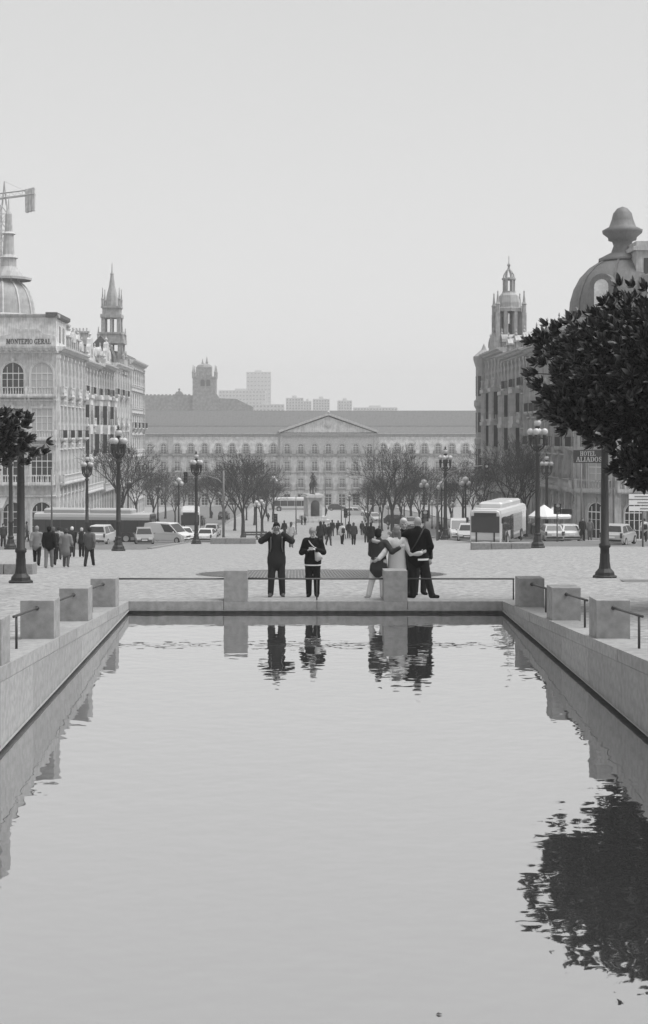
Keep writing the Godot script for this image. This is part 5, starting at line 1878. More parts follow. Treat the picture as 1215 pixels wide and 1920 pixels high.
func build_trees() -> void:
	var r := Vector3(8.75, 0, -28.5)
	r.y = gy(r.x, 28.5)
	leafy_tree("large dense dark evergreen tree with glossy leaves overhanging the pool", r, Vector3(8.75, 5.45, -28.5), Vector3(3.75, 1.95, 3.0), 4800, 5, 0.17, 1.0, [[Vector3(7.3, 3.45, -28.2), Vector3(0.8, 0.5, 0.7), 43], [Vector3(5.9, 4.6, -28.2), Vector3(0.7, 0.5, 0.8), 31]])
	var l := Vector3(-8.5, gy(-8.5, 34.5), -34.5)
	leafy_tree("leafy evergreen tree whose branch tips reach in beside the bank building", l, Vector3(-8.5, 4.0, -34.5), Vector3(2.05, 0.85, 1.8), 900, 8, 0.12, 2.4)
	var protos := [bare_tree("big leafless tree with a thick trunk between the monument and the pedestrian signal", on(735, 150), 10.2, 11), bare_tree("wide leafless tree between the monument and the traffic mast", on(455, 155), 10.0, 12), bare_tree("leafless tree behind the tall lamp before the bank side front", on(226, 150), 10.4, 13), bare_tree("leafless tree standing behind the white bus", on(962, 138), 9.6, 14, 0.22)]
	var tops := [826.0, 838.0, 812.0, 806.0]
	for i in 4:
		fit_height(protos[i], tops[i], crown_top(protos[i]))
	var more := [
		[288.0, 190.0, 0, 868.0, "leafless tree behind the white van near the end house"], [310.0, 235.0, 1, 880.0, "slender leafless tree farther down behind the white van"], [345.0, 260.0, 2, 880.0, "leafless tree behind the far bus"], [395.0, 240.0, 0, 878.0, "leafless tree beyond the white saloon car"], [420.0, 210.0, 3, 868.0, "leafless tree behind the traffic mast"],
		[478.0, 200.0, 2, 850.0, "leafless tree between the dark bench and the palace"], [500.0, 250.0, 1, 880.0, "thin distant leafless tree on the far bus side of the pedestal"], [770.0, 200.0, 3, 862.0, "leafless tree behind the pedestrian signal"], [805.0, 225.0, 1, 872.0, "leafless tree before the palace wing near the tall lamp"], [868.0, 185.0, 0, 858.0, "spreading leafless tree behind the curved signal arm"],
		[905.0, 165.0, 2, 862.0, "leafless tree just behind the white delivery van"], [700.0, 235.0, 2, 880.0, "thin distant leafless tree before the palace doors"], [255.0, 215.0, 1, 870.0, "thin leafless tree against the light end house"], [985.0, 150.0, 1, 838.0, "leafless tree between the belfry house and the tall lamp"]]
	for m in more:
		var src: Node3D = protos[m[2]]
		fit_height(copy(src, "bare_tree", m[4], on(m[0], m[1]), m[0] * 7.0), m[3], crown_top(src))
	var rows := [[440.0, 178.0], [462.0, 225.0], [492.0, 172.0], [512.0, 215.0], [372.0, 215.0], [328.0, 205.0], [690.0, 178.0], [716.0, 170.0], [752.0, 182.0], [786.0, 178.0], [822.0, 205.0], [846.0, 178.0], [886.0, 205.0], [758.0, 235.0]]
	for i in rows.size():
		var src: Node3D = protos[(i * 3 + 1) % 4]
		fit_height(copy(src, "bare_tree", "thin leafless tree in the double rows along the promenade towards the palace", on(rows[i][0], rows[i][1]), i * 77.0), 884.0 + (i * 13) % 22, crown_top(src))

# ---------- vehicles: own axes x across, y up, front towards +z ----------
func shell(st: SurfaceTool, poly: Array, half: Array) -> void:   # closed side outline (z, y) with a half width at each point
	var n := poly.size()
	var l := []
	var r := []
	for i in n:
		l.append(Vector3(-half[i], poly[i].y, poly[i].x))
		r.append(Vector3(half[i], poly[i].y, poly[i].x))
	for i in n:
		var j := (i + 1) % n
		quad(st, l[i], l[j], r[j], r[i])
	var ix := Geometry2D.triangulate_polygon(PackedVector2Array(poly))
	for k in range(0, ix.size(), 3):
		tri(st, l[ix[k]], l[ix[k + 1]], l[ix[k + 2]])
		tri(st, r[ix[k]], r[ix[k + 2]], r[ix[k + 1]])

func wheel(root: Node3D, p: Vector3, r: float, w: float) -> void:
	var key := "wheel %.2f %.2f" % [r, w]
	if not meshes.has(key):
		var b := Basis(Vector3.FORWARD, PI / 2)
		var s := mb(true)
		lathe(s, [Vector2(r * 0.6, -w * 0.5), Vector2(r * 0.93, -w * 0.5), Vector2(r, -w * 0.3), Vector2(r, w * 0.3), Vector2(r * 0.93, w * 0.5), Vector2(r * 0.6, w * 0.5)], 18, Vector3.ZERO, b)
		var q := mb()
		lathe(q, [Vector2(0, -w * 0.42), Vector2(r * 0.62, -w * 0.48), Vector2(r * 0.62, w * 0.48), Vector2(r * 0.5, w * 0.36), Vector2(r * 0.2, w * 0.4), Vector2(0, w * 0.46)], 10, Vector3.ZERO, b)
		meshes[key] = [done(s, M.rubber), done(q, M.rim)]
	var o := mi("wheel", meshes[key][0], root, Transform3D(Basis(), p))
	mi("rim", meshes[key][1], o)

func plate(root: Node3D, called: String, c: Vector3, s: Vector3, m: Material, b := Basis()) -> void:
	var st := mb()
	box_at(st, c, s, b)
	obj(called, st, m, root)

func panel(root: Node3D, called: String, p: Array, m: Material, inset: float, proud: float) -> void:   # a pane on a flat face given by its corners
	var c := Vector3.ZERO
	for v in p:
		c += v / p.size()
	var nrm: Vector3 = (p[1] - p[0]).cross(p[2] - p[0]).normalized()
	if nrm.dot(c - Vector3(0, 0.7, 0)) < 0.0:
		nrm = -nrm
	var a := []
	var e := []
	for v in p:
		var q: Vector3 = v + (c - v).normalized() * inset
		a.append(q + nrm * proud)
		e.append(q - nrm * 0.03)
	var st := mb()
	for i in range(1, p.size() - 1):
		tri(st, a[0], a[i], a[i + 1])
	for i in p.size():
		var j := (i + 1) % p.size()
		quad(st, a[i], a[j], e[j], e[i])
	obj(called, st, m, root)

func car(label: String, kind: String, paint: Material, where: Vector3, turn: float, called := "parked_car") -> Node3D:
	var o := thing(called, label, "car" if kind != "van" else "van", where, turn, "cars on the avenue")
	var L := 4.05
	var W := 1.74
	var H := 1.48
	var belt := 0.93
	if kind == "suv":
		L = 4.3; W = 1.82; H = 1.78; belt = 1.08
	elif kind == "saloon":
		L = 4.5; H = 1.42; belt = 0.9
	elif kind == "van":
		L = 4.9; W = 1.9; H = 1.95; belt = 1.05
	var f := L * 0.5
	var clear := 0.2 if kind != "suv" else 0.28
	var hood := 1.0 if kind != "van" else 0.75
	var body := [Vector2(-f + 0.03, clear + 0.08), Vector2(-f, 0.5), Vector2(-f + 0.03, belt - 0.12), Vector2(-f + 0.14, belt), Vector2(f - hood, belt + 0.02), Vector2(f - 0.35, belt - 0.12), Vector2(f - 0.08, belt - 0.28), Vector2(f, 0.48), Vector2(f - 0.05, clear + 0.05), Vector2(f - 0.4, clear), Vector2(-f + 0.4, clear)]
	var hw := W * 0.5
	var st := mb()
	shell(st, body, [hw * 0.86, hw * 0.93, hw * 0.93, hw * 0.9, hw * 0.93, hw * 0.9, hw * 0.84, hw * 0.8, hw * 0.78, hw * 0.9, hw * 0.9])
	var mid := [Vector2(-f + 0.25, clear + 0.1), Vector2(-f + 0.2, belt - 0.1), Vector2(f - hood, belt - 0.06), Vector2(f - 0.3, belt - 0.26), Vector2(f - 0.2, clear + 0.1)]
	shell(st, mid, [hw * 0.96, hw * 0.985, hw * 0.99, hw * 0.95, hw * 0.92])
	obj("body", st, paint, o)
	var rear := -f + 0.12
	var top0 := -f + (0.55 if kind == "hatch" else 0.3 if kind in ["suv", "van"] else 1.15)
	if kind == "saloon":
		rear = -f + 0.62
	var top1 := 0.25 if kind != "van" else 0.75
	var base1 := f - hood - 0.02
	var cab := [Vector2(rear, belt - 0.02), Vector2(top0, H - 0.04), Vector2(top0 + 0.35, H), Vector2(top1 - 0.2, H), Vector2(top1, H - 0.05), Vector2(base1, belt)]
	var wt := hw * 0.74 if kind != "van" else hw * 0.86
	var ch := [hw * 0.92, wt, wt * 0.97, wt * 0.97, wt, hw * 0.9]
	var cs := mb()
	shell(cs, cab, ch)
	obj("cabin", cs, paint, o)
	var P := func(i: int, s: float) -> Vector3: return Vector3(ch[i] * s, cab[i].y, cab[i].x)
	panel(o, "windscreen", [P.call(5, -1.0), P.call(4, -1.0), P.call(4, 1.0), P.call(5, 1.0)], M.glass, 0.1, 0.012)
	panel(o, "rear_window", [P.call(0, -1.0).lerp(P.call(1, -1.0), 0.15), P.call(1, -1.0), P.call(1, 1.0), P.call(0, 1.0).lerp(P.call(1, 1.0), 0.15)], M.glass, 0.12, 0.012)
	for s in [-1.0, 1.0]:
		var r0: Vector3 = P.call(0, s)
		var r1: Vector3 = P.call(1, s)
		var f1: Vector3 = P.call(4, s)
		var f0: Vector3 = P.call(5, s)
		var m0 := r0.lerp(f0, 0.5)
		var m1 := r1.lerp(f1, 0.5)
		if kind != "van":
			panel(o, "side_window", [r0, r1, m1, m0], M.glass, 0.09, 0.012)
		else:
			m0 = r0.lerp(f0, 0.62)
			m1 = r1.lerp(f1, 0.62)
		panel(o, "side_window", [m0, m1, f1, f0], M.glass, 0.09, 0.012)
		for z in [-f + 0.75, f - 0.78]:
			wheel(o, Vector3(s * (hw - 0.12), 0.32, z), 0.32, 0.22)
		plate(o, "headlight", Vector3(s * hw * 0.6, belt - 0.3, f - 0.07), Vector3(0.36, 0.16, 0.14), M.lens)
		plate(o, "tail_light", Vector3(s * hw * 0.8, belt - 0.14, -f + 0.04), Vector3(0.16, 0.34, 0.1), M.red_lens)
		plate(o, "mirror", Vector3(s * (hw + 0.06), belt + 0.08, base1 - 0.35), Vector3(0.16, 0.13, 0.1), paint)
	plate(o, "grille", Vector3(0, belt - 0.36, f - 0.02), Vector3(W * 0.4, 0.1, 0.06), M.black)
	plate(o, "bumper", Vector3(0, 0.42, f - 0.02), Vector3(W * 0.74, 0.12, 0.08), M.black)
	plate(o, "bumper", Vector3(0, 0.45, -f + 0.0), Vector3(W * 0.78, 0.13, 0.06), M.black)
	plate(o, "number_plate", Vector3(0, 0.5, f + 0.03), Vector3(0.5, 0.11, 0.02), M.white_paint)
	plate(o, "number_plate", Vector3(0, 0.66, -f - 0.005), Vector3(0.5, 0.11, 0.03), M.white_paint)
	return o

func bus(label: String, where: Vector3, turn: float, long: float, lower: Material, upper: Material, pods: bool, ad: bool) -> Node3D:
	var o := thing("city_bus", label, "bus", where, turn, "buses on the avenue")
	var W := 2.5
	var H := 2.95
	var f := long * 0.5
	var out := PackedVector2Array([Vector2(-1.25, 0.32), Vector2(-1.25, 2.6), Vector2(-1.16, 2.85), Vector2(-0.95, H), Vector2(0.95, H), Vector2(1.16, 2.85), Vector2(1.25, 2.6), Vector2(1.25, 0.32)])
	var st := mb()
	prism(st, out, -f + 0.12, f - 0.12)
	prism(st, out, f - 0.12, f, Transform3D(), 0.0, 0.1)
	prism(st, out, -f, -f + 0.12, Transform3D(), 0.1, 0.0)
	obj("body", st, lower, o)
	var rf := mb()
	prism(rf, PackedVector2Array([Vector2(-1.265, 2.32), Vector2(-1.265, 2.6), Vector2(-1.17, 2.87), Vector2(-0.95, H + 0.02), Vector2(0.95, H + 0.02), Vector2(1.17, 2.87), Vector2(1.265, 2.6), Vector2(1.265, 2.32)]), -f + 0.1, f - 0.1)
	obj("roof_band", rf, upper, o)
	if pods:
		var n := 2 if long > 10.0 else 1
		for i in n:
			var pd := mb()
			var z0 := -f + 1.0 + i * (long - 3.0) / n * 1.05
			chamfered(pd, -0.95, 0.95, H, H + 0.48, z0, z0 + (long - 3.4) / n, 0.14)
			obj("roof_tank", pd, upper, o)
	var nw := int((long - 2.2) / 1.45)
	for s in [-1.0, 1.0]:
		for i in nw:
			var z := -f + 1.2 + (long - 2.4) * (i + 0.5) / nw
			if ad and i < nw - 3:
				continue
			plate(o, "side_window", Vector3(s * 1.255, 1.72, z), Vector3(0.03, 1.15, (long - 2.4) / nw - 0.07), M.glass)
		if ad:
			plate(o, "advert_panel", Vector3(s * 1.258, 1.62, -1.2), Vector3(0.03, 1.5, long - 6.4), M.ad_panel)
		plate(o, "skirt", Vector3(s * 1.256, 0.48, 0), Vector3(0.02, 0.3, long - 0.5), M.grey_body)
		for z in [-f + 2.4, f - 2.5]:
			var ar := mb()
			lathe(ar, [Vector2(0.0, 0), Vector2(0.62, 0), Vector2(0.62, 0.03), Vector2(0, 0.03)], 18, Vector3(s * 1.262, 0.5, z), Basis(Vector3.FORWARD, -s * PI / 2))
			obj("wheel_arch", ar, M.black, o)
			wheel(o, Vector3(s * 1.18, 0.48, z), 0.48, 0.3)
		plate(o, "headlight", Vector3(s * 0.95, 0.72, f), Vector3(0.34, 0.2, 0.06), M.lens)
		plate(o, "tail_light", Vector3(s * 1.0, 1.0, -f), Vector3(0.16, 0.5, 0.06), M.red_lens)
		plate(o, "mirror", Vector3(s * 1.42, 2.1, f + 0.12), Vector3(0.18, 0.42, 0.14), M.black)
		plate(o, "front_slot", Vector3(s * 0.72, 0.78, f + 0.012), Vector3(0.12, 0.85, 0.05), M.black)
	for z in [1.0, f - 1.15]:
		plate(o, "door", Vector3(1.272, 1.35, z), Vector3(0.03, 2.0, 1.15), M.glass)
	plate(o, "windscreen", Vector3(0, 1.78, f + 0.002), Vector3(2.26, 1.3, 0.05), M.glass)
	plate(o, "route_display", Vector3(0, 2.56, f - 0.02), Vector3(1.8, 0.26, 0.1), M.black)
	plate(o, "bumper", Vector3(0, 0.42, f - 0.01), Vector3(2.3, 0.22, 0.08), M.grey_body)
	plate(o, "rear_window", Vector3(0, 2.0, -f - 0.002), Vector3(2.0, 0.8, 0.05), M.glass)
	return o

func build_vehicles() -> void:
	bus("long dark city bus with roof tanks crossing broadside before the bank", on(178, 139), 82, 12.2, M.dark_body, M.awning, true, false)
	bus("white city bus with a roof tank and picture-covered side near the low stone bench", on(936, 113.5), -20, 11.0, M.white_body, M.white_body, true, true)
	bus("far city bus with a broad dark windscreen among cars behind the white van", on(357, 176), 4, 11.0, M.white_body, M.white_body, false, false)
	bus("white-roofed city bus standing broadside behind the monument before the palace", on(552, 297), 90, 11.5, M.white_body, M.white_body, false, false)
	car("white off-road car with a dark tailgate next to the walking group", "suv", M.white_body, on(193, 124), 172)
	car("grey hatchback facing the pool in front of the dark bus wheel", "hatch", M.grey_body, on(270, 125), 8)
	car("white panel van seen from its side beside the grey hatchback", "van", M.white_body, on(314, 135), 62, "panel_van")
	car("white small car partly behind the nose of the white van", "hatch", M.white_body, on(345, 146), 20)
	car("white saloon car beside the tall lamp at the low stone bench", "saloon", M.white_body, on(388, 138), 176)
	car("pale car queuing close behind the white saloon", "hatch", M.silver_body, on(398, 160), 178)
	car("dark car waiting beyond the white saloon", "hatch", M.dark_body, on(372, 200), 178)
	car("white delivery van with its front towards the pool behind the motorcyclist", "van", M.white_body, on(861, 132), -6, "delivery_van")
	car("pale car half hidden by the flank of the white bus front", "hatch", M.silver_body, on(876, 122), -8)
	car("dark-tailed pale estate car parked next to the tall lamp by the hotel", "hatch", M.silver_body, on(1033, 117), 178)
	car("white hatchback parked closest to the arched hotel door", "hatch", M.white_body, on(1064, 120), 180)
	car("silver hatchback driving away beside the plain lamp post", "hatch", M.silver_body, on(1160, 95.5), 152)
	var far := [[420.0, 230.0, 178.0, M.dark_body, "dark distant car among the bare trees near the palace"], [770.0, 178.0, 2.0, M.silver_body, "pale distant car beyond the pedestrian signal"], [748.0, 190.0, 60.0, M.dark_body, "dark distant car behind the thick bare trunk"], [668.0, 250.0, 80.0, M.white_body, "white distant car crossing before the palace doors"], [700.0, 205.0, 20.0, M.silver_body, "pale distant car beside the promenade trees"], [632.0, 300.0, 90.0, M.dark_body, "dark far car standing before the palace doors"], [882.0, 160.0, 0.0, M.dark_body, "dark car behind the white delivery van"]]
	for c in far:
		car(c[4], "hatch", c[3], on(c[0], c[1]), c[2])
	# motorcyclist
	var m := thing("motor_scooter", "dark motor scooter ridden past the tall lamp", "scooter", spot(823, 1012), -8)
	wheel(m, Vector3(0, 0.27, 0.62), 0.27, 0.13)
	wheel(m, Vector3(0, 0.27, -0.62), 0.27, 0.13)
	var s := mb()
	shell(s, [Vector2(-0.85, 0.55), Vector2(-0.75, 0.85), Vector2(-0.05, 0.82), Vector2(0.1, 0.45), Vector2(0.4, 0.45), Vector2(0.5, 1.0), Vector2(0.62, 1.0), Vector2(0.66, 0.5), Vector2(0.4, 0.3), Vector2(-0.5, 0.3)], [0.12, 0.16, 0.16, 0.2, 0.2, 0.24, 0.2, 0.18, 0.16, 0.16])
	obj("body", s, M.dark_body, m)
	plate(m, "headlight", Vector3(0, 0.9, 0.64), Vector3(0.2, 0.18, 0.08), M.lens)
	plate(m, "windshield", Vector3(0, 1.2, 0.56), Vector3(0.36, 0.4, 0.02), M.glass)
	var hb := mb()
	bar(hb, Vector3(-0.33, 1.05, 0.45), Vector3(0.33, 1.05, 0.45), 0.02, 6)
	obj("handlebar", hb, M.black, m)
	var rider := thing("person", "person in dark clothes and helmet riding the motor scooter", "person", m.position, -8)
	var j := stand()
	j.pelvis = Vector3(0, 0.95, -0.25); j.chest = Vector3(0, 1.25, -0.2); j.neck = Vector3(0, 1.45, -0.17); j.head = Vector3(0, 1.6, -0.14)
	for q in ["shl", "shr"]:
		j[q] += Vector3(0, -0.02, -0.17)
	j.ell = Vector3(0.3, 1.15, 0.05); j.wrl = Vector3(0.3, 1.08, 0.33); j.hal = Vector3(0.29, 1.07, 0.43)
	j.elr = Vector3(-0.3, 1.15, 0.05); j.wrr = Vector3(-0.3, 1.08, 0.33); j.har = Vector3(-0.29, 1.07, 0.43)
	j.hil = Vector3(0.11, 0.93, -0.2); j.hir = Vector3(-0.11, 0.93, -0.2); j.knl = Vector3(0.2, 0.85, 0.22); j.knr = Vector3(-0.2, 0.85, 0.22); j.anl = Vector3(0.2, 0.5, 0.18); j.anr = Vector3(-0.2, 0.5, 0.18); j.tol = Vector3(0.2, 0.46, 0.33); j.tor = Vector3(-0.2, 0.46, 0.33)
	make_person(rider, j, {"top": 0.02, "legs": 0.03, "skin": 0.03, "shoe": 0.02, "hair": 0.02}, false)

# ---------- street furniture ----------
func signal_head(parent: Node3D, c: Vector3, w: float, h: float, lit: int) -> void:
	var s := mb()
	box_at(s, c, Vector3(w, h, w * 0.8))
	var hd := obj("signal_head", s, M.black, parent)
	for i in 3:
		var l := mb(true)
		var p := c + Vector3(0, h * (0.32 - 0.32 * i), w * 0.42)
		lathe(l, [Vector2(w * 0.32, 0), Vector2(w * 0.3, 0.04), Vector2(0, 0.07)], 10, p, Basis(Vector3.RIGHT, PI / 2))
		obj("signal_lens", l, M.lens if i == lit else M.steel, hd)
		var v := mb()
		lathe(v, [Vector2(w * 0.36, 0), Vector2(w * 0.36, 0.18)], 8, p, Basis(Vector3.RIGHT, PI / 2), PI, TAU)
		obj("visor", v, M.black, hd)

func build_street_things() -> void:
	# low granite benches
	var benches := [
		[Vector3(0, 0, 0), 940.0, 1030.0, 112.0, 12.0, "long low granite bench before the white bus"],
		[Vector3(0, 0, 0), 20.0, 1077.0, 84.0, 20.0, "low granite bench behind the plain post near the walkers"],
		[Vector3(0, 0, 0), 437.0, 1020.0, 86.0, 11.0, "long low granite bench before the bare trees and traffic mast"]]
	for b in benches:
		var p := spot(b[1], b[2])
		var k := -p.z / F
		var o := thing("stone_bench", b[5], "bench", p, -2.0, "low granite benches on the plaza")
		var w: float = b[3] * k
		var h: float = b[4] * k
		var n := 3
		for i in n:
			var s := mb()
			chamfered(s, -w * 0.5 + w * i / n + 0.01, -w * 0.5 + w * (i + 1) / n - 0.01, -0.15, h, -0.7, 0.0, 0.02)
			obj("stone_slab", s, M.granite, o)
	# round grating in the plaza
	var gp := spot(602, 1076)
	var g := thing("round_grating", "wide round dark striped grating set into the plaza behind the visitors", "grating", gp)
	var fall := 0.068
	var rim := mb()
	var R := 4.35
	for i in 48:
		var a := TAU * i / 48
		var b := TAU * (i + 1) / 48
		var P := func(r: float, t: float, y: float) -> Vector3: return Vector3(cos(t) * r, sin(t) * r * fall + y, sin(t) * r)
		quad(rim, P.call(R + 0.12, a, 0.012), P.call(R + 0.12, b, 0.012), P.call(R, b, 0.012), P.call(R, a, 0.012))
		quad(rim, P.call(R, a, 0.012), P.call(R, b, 0.012), P.call(R, b, -0.02), P.call(R, a, -0.02))
	obj("rim", rim, M.steel, g)
	var bars := mb()
	var nb := 76
	for i in nb:
		var x := -R + 2.0 * R * (i + 0.5) / nb
		var z := sqrt(maxf(0.0, R * R - x * x)) * 0.99
		var w := R / nb * 0.62
		hexa(bars, [Vector3(x - w, -z * fall + 0.002, -z), Vector3(x + w, -z * fall + 0.002, -z), Vector3(x + w, z * fall + 0.002, z), Vector3(x - w, z * fall + 0.002, z), Vector3(x - w, -z * fall + 0.022, -z), Vector3(x + w, -z * fall + 0.022, -z), Vector3(x + w, z * fall + 0.022, z), Vector3(x - w, z * fall + 0.022, z)])
	obj("grating_bars", bars, M.grating, g).set_meta("kind", "stuff")
	var cover := thing("drain_cover", "dark flat drain cover in the paving beyond the pool under the evergreen", "drain cover", spot(1212, 1091))
	var dc := mb()
	bx(dc, -0.7, 0.9, 0.0, 0.02, -0.5, 0.5)
	obj("plate", dc, M.steel, cover)
	# traffic mast with a curved arm, left
	var mp := on(419, 128)
	var o := thing("signal_mast", "grey traffic mast with a long arm reaching over the road towards the bank", "traffic light", mp)
	var top := at(419, 882, 128).y - mp.y
	var arm_y := at(419, 908, 128).y - mp.y
	var tip := at(349, 893, 128) - mp
	var s := mb(true)
	tube(s, [Vector3(0, 0, 0), Vector3(0, top, 0)], [0.13, 0.09], 8)
	obj("pole", s, M.steel, o)
	s = mb(true)
	tube(s, [Vector3(0, arm_y, 0), Vector3(-0.5, arm_y + 0.45, 0), Vector3(-1.4, arm_y + 0.75, 0), tip], [0.07, 0.065, 0.05, 0.04], 6)
	obj("arm", s, M.steel, o)
	signal_head(o, tip + Vector3(-0.05, -0.1, 0), 0.34, 1.0, -1)
	# and right
	mp = on(820, 126)
	o = thing("signal_mast", "grey traffic mast with a curved arm beside the motorcyclist's lamp", "traffic light", mp)
	tip = at(911, 872, 126) - mp
	var ay := at(820, 940, 126).y - mp.y
	s = mb(true)
	tube(s, [Vector3(0, 0, 0), Vector3(0, ay, 0), Vector3(0.35, ay + 1.6, 0), Vector3(1.3, ay + 2.7, 0), Vector3(2.6, ay + 3.1, 0), tip], [0.11, 0.09, 0.07, 0.06, 0.05, 0.04], 8)
	obj("arm", s, M.steel, o)
	signal_head(o, tip + Vector3(0.05, -0.5, 0), 0.42, 1.25, 0)
	# small signals on posts
	var sm := [[797.0, 967.0, 118.0, 0.56, 0.95, 0, "black pedestrian signal with one lit round lamp behind the embracing trio"], [1045.0, 954.0, 112.0, 0.55, 0.85, 0, "black traffic signal with one lit round lamp over the parked cars"], [648.0, 962.0, 150.0, 0.4, 1.0, -1, "slim traffic signal beside the strolling crowd near the monument"], [517.0, 972.0, 150.0, 0.4, 1.0, -1, "slim traffic signal behind the visitor shading her eyes"], [895.0, 968.0, 128.0, 0.4, 0.9, -1, "slim traffic signal between the delivery van and the white bus"]]
	for q in sm:
		var p := on(q[0], q[2])
		var n := thing("traffic_signal", q[6], "traffic light", p, 0.0, "small signals on posts")
		var c := at(q[0], q[1], q[2]) - p
		var ps := mb(true)
		tube(ps, [Vector3(0, 0, -0.1), Vector3(0, c.y + q[4] * 0.4, -0.1)], [0.05, 0.05], 6)
		obj("pole", ps, M.steel, n)
		signal_head(n, c, q[3], q[4], q[5])
		if q[0] == 1045.0:
			plate(n, "side_box", c + Vector3(0.75, -0.22, 0), Vector3(0.8, 0.42, 0.3), M.black)
	# finger-post with white boards
	var dp := on(1200, 86)
	o = thing("direction_sign", "stack of white direction boards on a post beside the evergreen", "sign", dp)
	var b0 := at(1200, 928, 86).y - dp.y
	s = mb(true)
	tube(s, [Vector3(0.2, 0, -0.1), Vector3(0.2, b0 + 0.2, -0.1)], [0.06], 6)
	obj("post", s, M.steel, o)
	for i in 3:
		plate(o, "board", Vector3(0.15, b0 - 0.1 - i * 0.38, 0), Vector3(1.7, 0.3, 0.05), M.white_paint)
		plate(o, "arrow_bar", Vector3(0.1 + i * 0.08, b0 - 0.1 - i * 0.38, 0.03), Vector3(0.9 - i * 0.2, 0.07, 0.02), M.grey_body)
	# vertical hotel sign on the left row
	var vs := thing("vertical_sign", "small black upright sign with white letters beside the tall lamp", "sign", at(226, 953, 160.0))
	plate(vs, "board", Vector3(0, 0.95, 0), Vector3(0.6, 1.95, 0.16), M.black)
	var word := "HOTEL"
	for i in 5:
		text_on(vs, word[i], 0.3, 0.0, Vector3(0, 1.7 - i * 0.38, 0.1), Basis(), M.globe)
	var vp := mb(true)
	var foot: float = gy(vs.position.x, 160.0) - vs.position.y
	tube(vp, [Vector3(0, foot, -0.12), Vector3(0, 1.9, -0.12)], [0.06], 6)
	obj("post", vp, M.steel, vs)
	# white pavilion parasols by the hotel
	var pr := [[1020.0, 122.5, "white pointed parasol behind the parked estate car"], [1043.0, 125.0, "white pointed parasol closest to the hotel door"]]
	for q in pr:
		var n := thing("parasol", q[2], "parasol", on(q[0], q[1]), 0.0, "white parasols outside the hotel")
		s = mb()
		lathe(s, [Vector2(1.35, 2.0), Vector2(1.4, 2.2), Vector2(0.7, 2.75), Vector2(0.1, 3.15), Vector2(0, 3.2)], 8)
		obj("canopy", s, M.canvas, n)
		s = mb(true)
		tube(s, [Vector3.ZERO, Vector3(0, 3.1, 0)], [0.04], 6)
		obj("pole", s, M.steel, n)
		s = mb()
		bx(s, -0.35, 0.35, 0, 0.12, -0.35, 0.35)
		obj("foot", s, M.steel, n)
	# shop awning and kiosk at the bank's front
	var aw := thing("shop_awning", "wide grey fabric awning over the shop front at the bank corner", "awning", Vector3(-38.2, gy(-35, 163), -164.9))
	s = mb()
	prism(s, PackedVector2Array([Vector2(0, 4.3), Vector2(0, 4.5), Vector2(2.6, 3.3), Vector2(2.6, 2.9), Vector2(2.55, 2.9), Vector2(2.55, 3.2)]), -3.6, 3.6, Transform3D(Basis(Vector3(0, 0, 1), Vector3(0, 1, 0), Vector3(1, 0, 0)), Vector3(0, 0, 0.1)))
	obj("canopy", s, M.awning, aw)
	for x in [-3.4, 3.4]:
		s = mb(true)
		tube(s, [Vector3(x, 2.6, 0.1), Vector3(x, 3.25, 2.6)], [0.03], 5)
		obj("arm", s, M.steel, aw)
	# dark bench among trunks
	var wb := thing("park_bench", "dark slatted bench with a back among the bare trunks", "bench", on(480, 136), 8)
	for i in 2:
		plate(wb, "back_slat", Vector3(0, 0.75 + i * 0.22, -0.25), Vector3(2.3, 0.16, 0.05), M.wood)
		plate(wb, "seat_slat", Vector3(0, 0.45, -0.1 + i * 0.22), Vector3(2.3, 0.05, 0.18), M.wood)
	for x in [-1.0, 1.0]:
		plate(wb, "leg", Vector3(x, 0.22, 0.0), Vector3(0.08, 0.45, 0.5), M.iron)
		plate(wb, "leg", Vector3(x, 0.7, -0.29), Vector3(0.08, 0.6, 0.04), M.iron)
	# thin plain posts and bollards
	var pole := [[97.0, 120.0, 880.0, "thin plain grey pole before the bank's long balcony"], [555.0, 165.0, 930.0, "thin bare flag pole near the monument"], [610.0, 230.0, 880.0, "tall thin pole before the palace beside the monument"], [1090.0, 118.0, 870.0, "plain grey pole in front of the hotel sign"], [640.0, 200.0, 925.0, "thin pole on the promenade beyond the strollers"]]
	for q in pole:
		var p := on(q[0], q[1])
		var n := thing("thin_pole", q[3], "pole", p, 0.0, "thin poles")
		s = mb(true)
		tube(s, [Vector3.ZERO, Vector3(0, at(q[0], q[2], q[1]).y - p.y, 0)], [0.1, 0.06], 6)
		obj("shaft", s, M.steel, n)
		s = mb(true)
		lathe(s, [Vector2(0.16, 0), Vector2(0.14, 0.2), Vector2(0.0, 0.22)], 8)
		obj("foot", s, M.steel, n)

# ---------- people ----------
func person(label: String, where: Vector3, turn: float, px_high: float, j: Dictionary, c: Dictionary, fine: bool, group := "") -> Node3D:
	var o := thing("person", label, "person", where, turn, group)
	make_person(o, j, c, fine)
	o.scale = Vector3.ONE * (px_high * -where.z / F / 1.745)
	return o

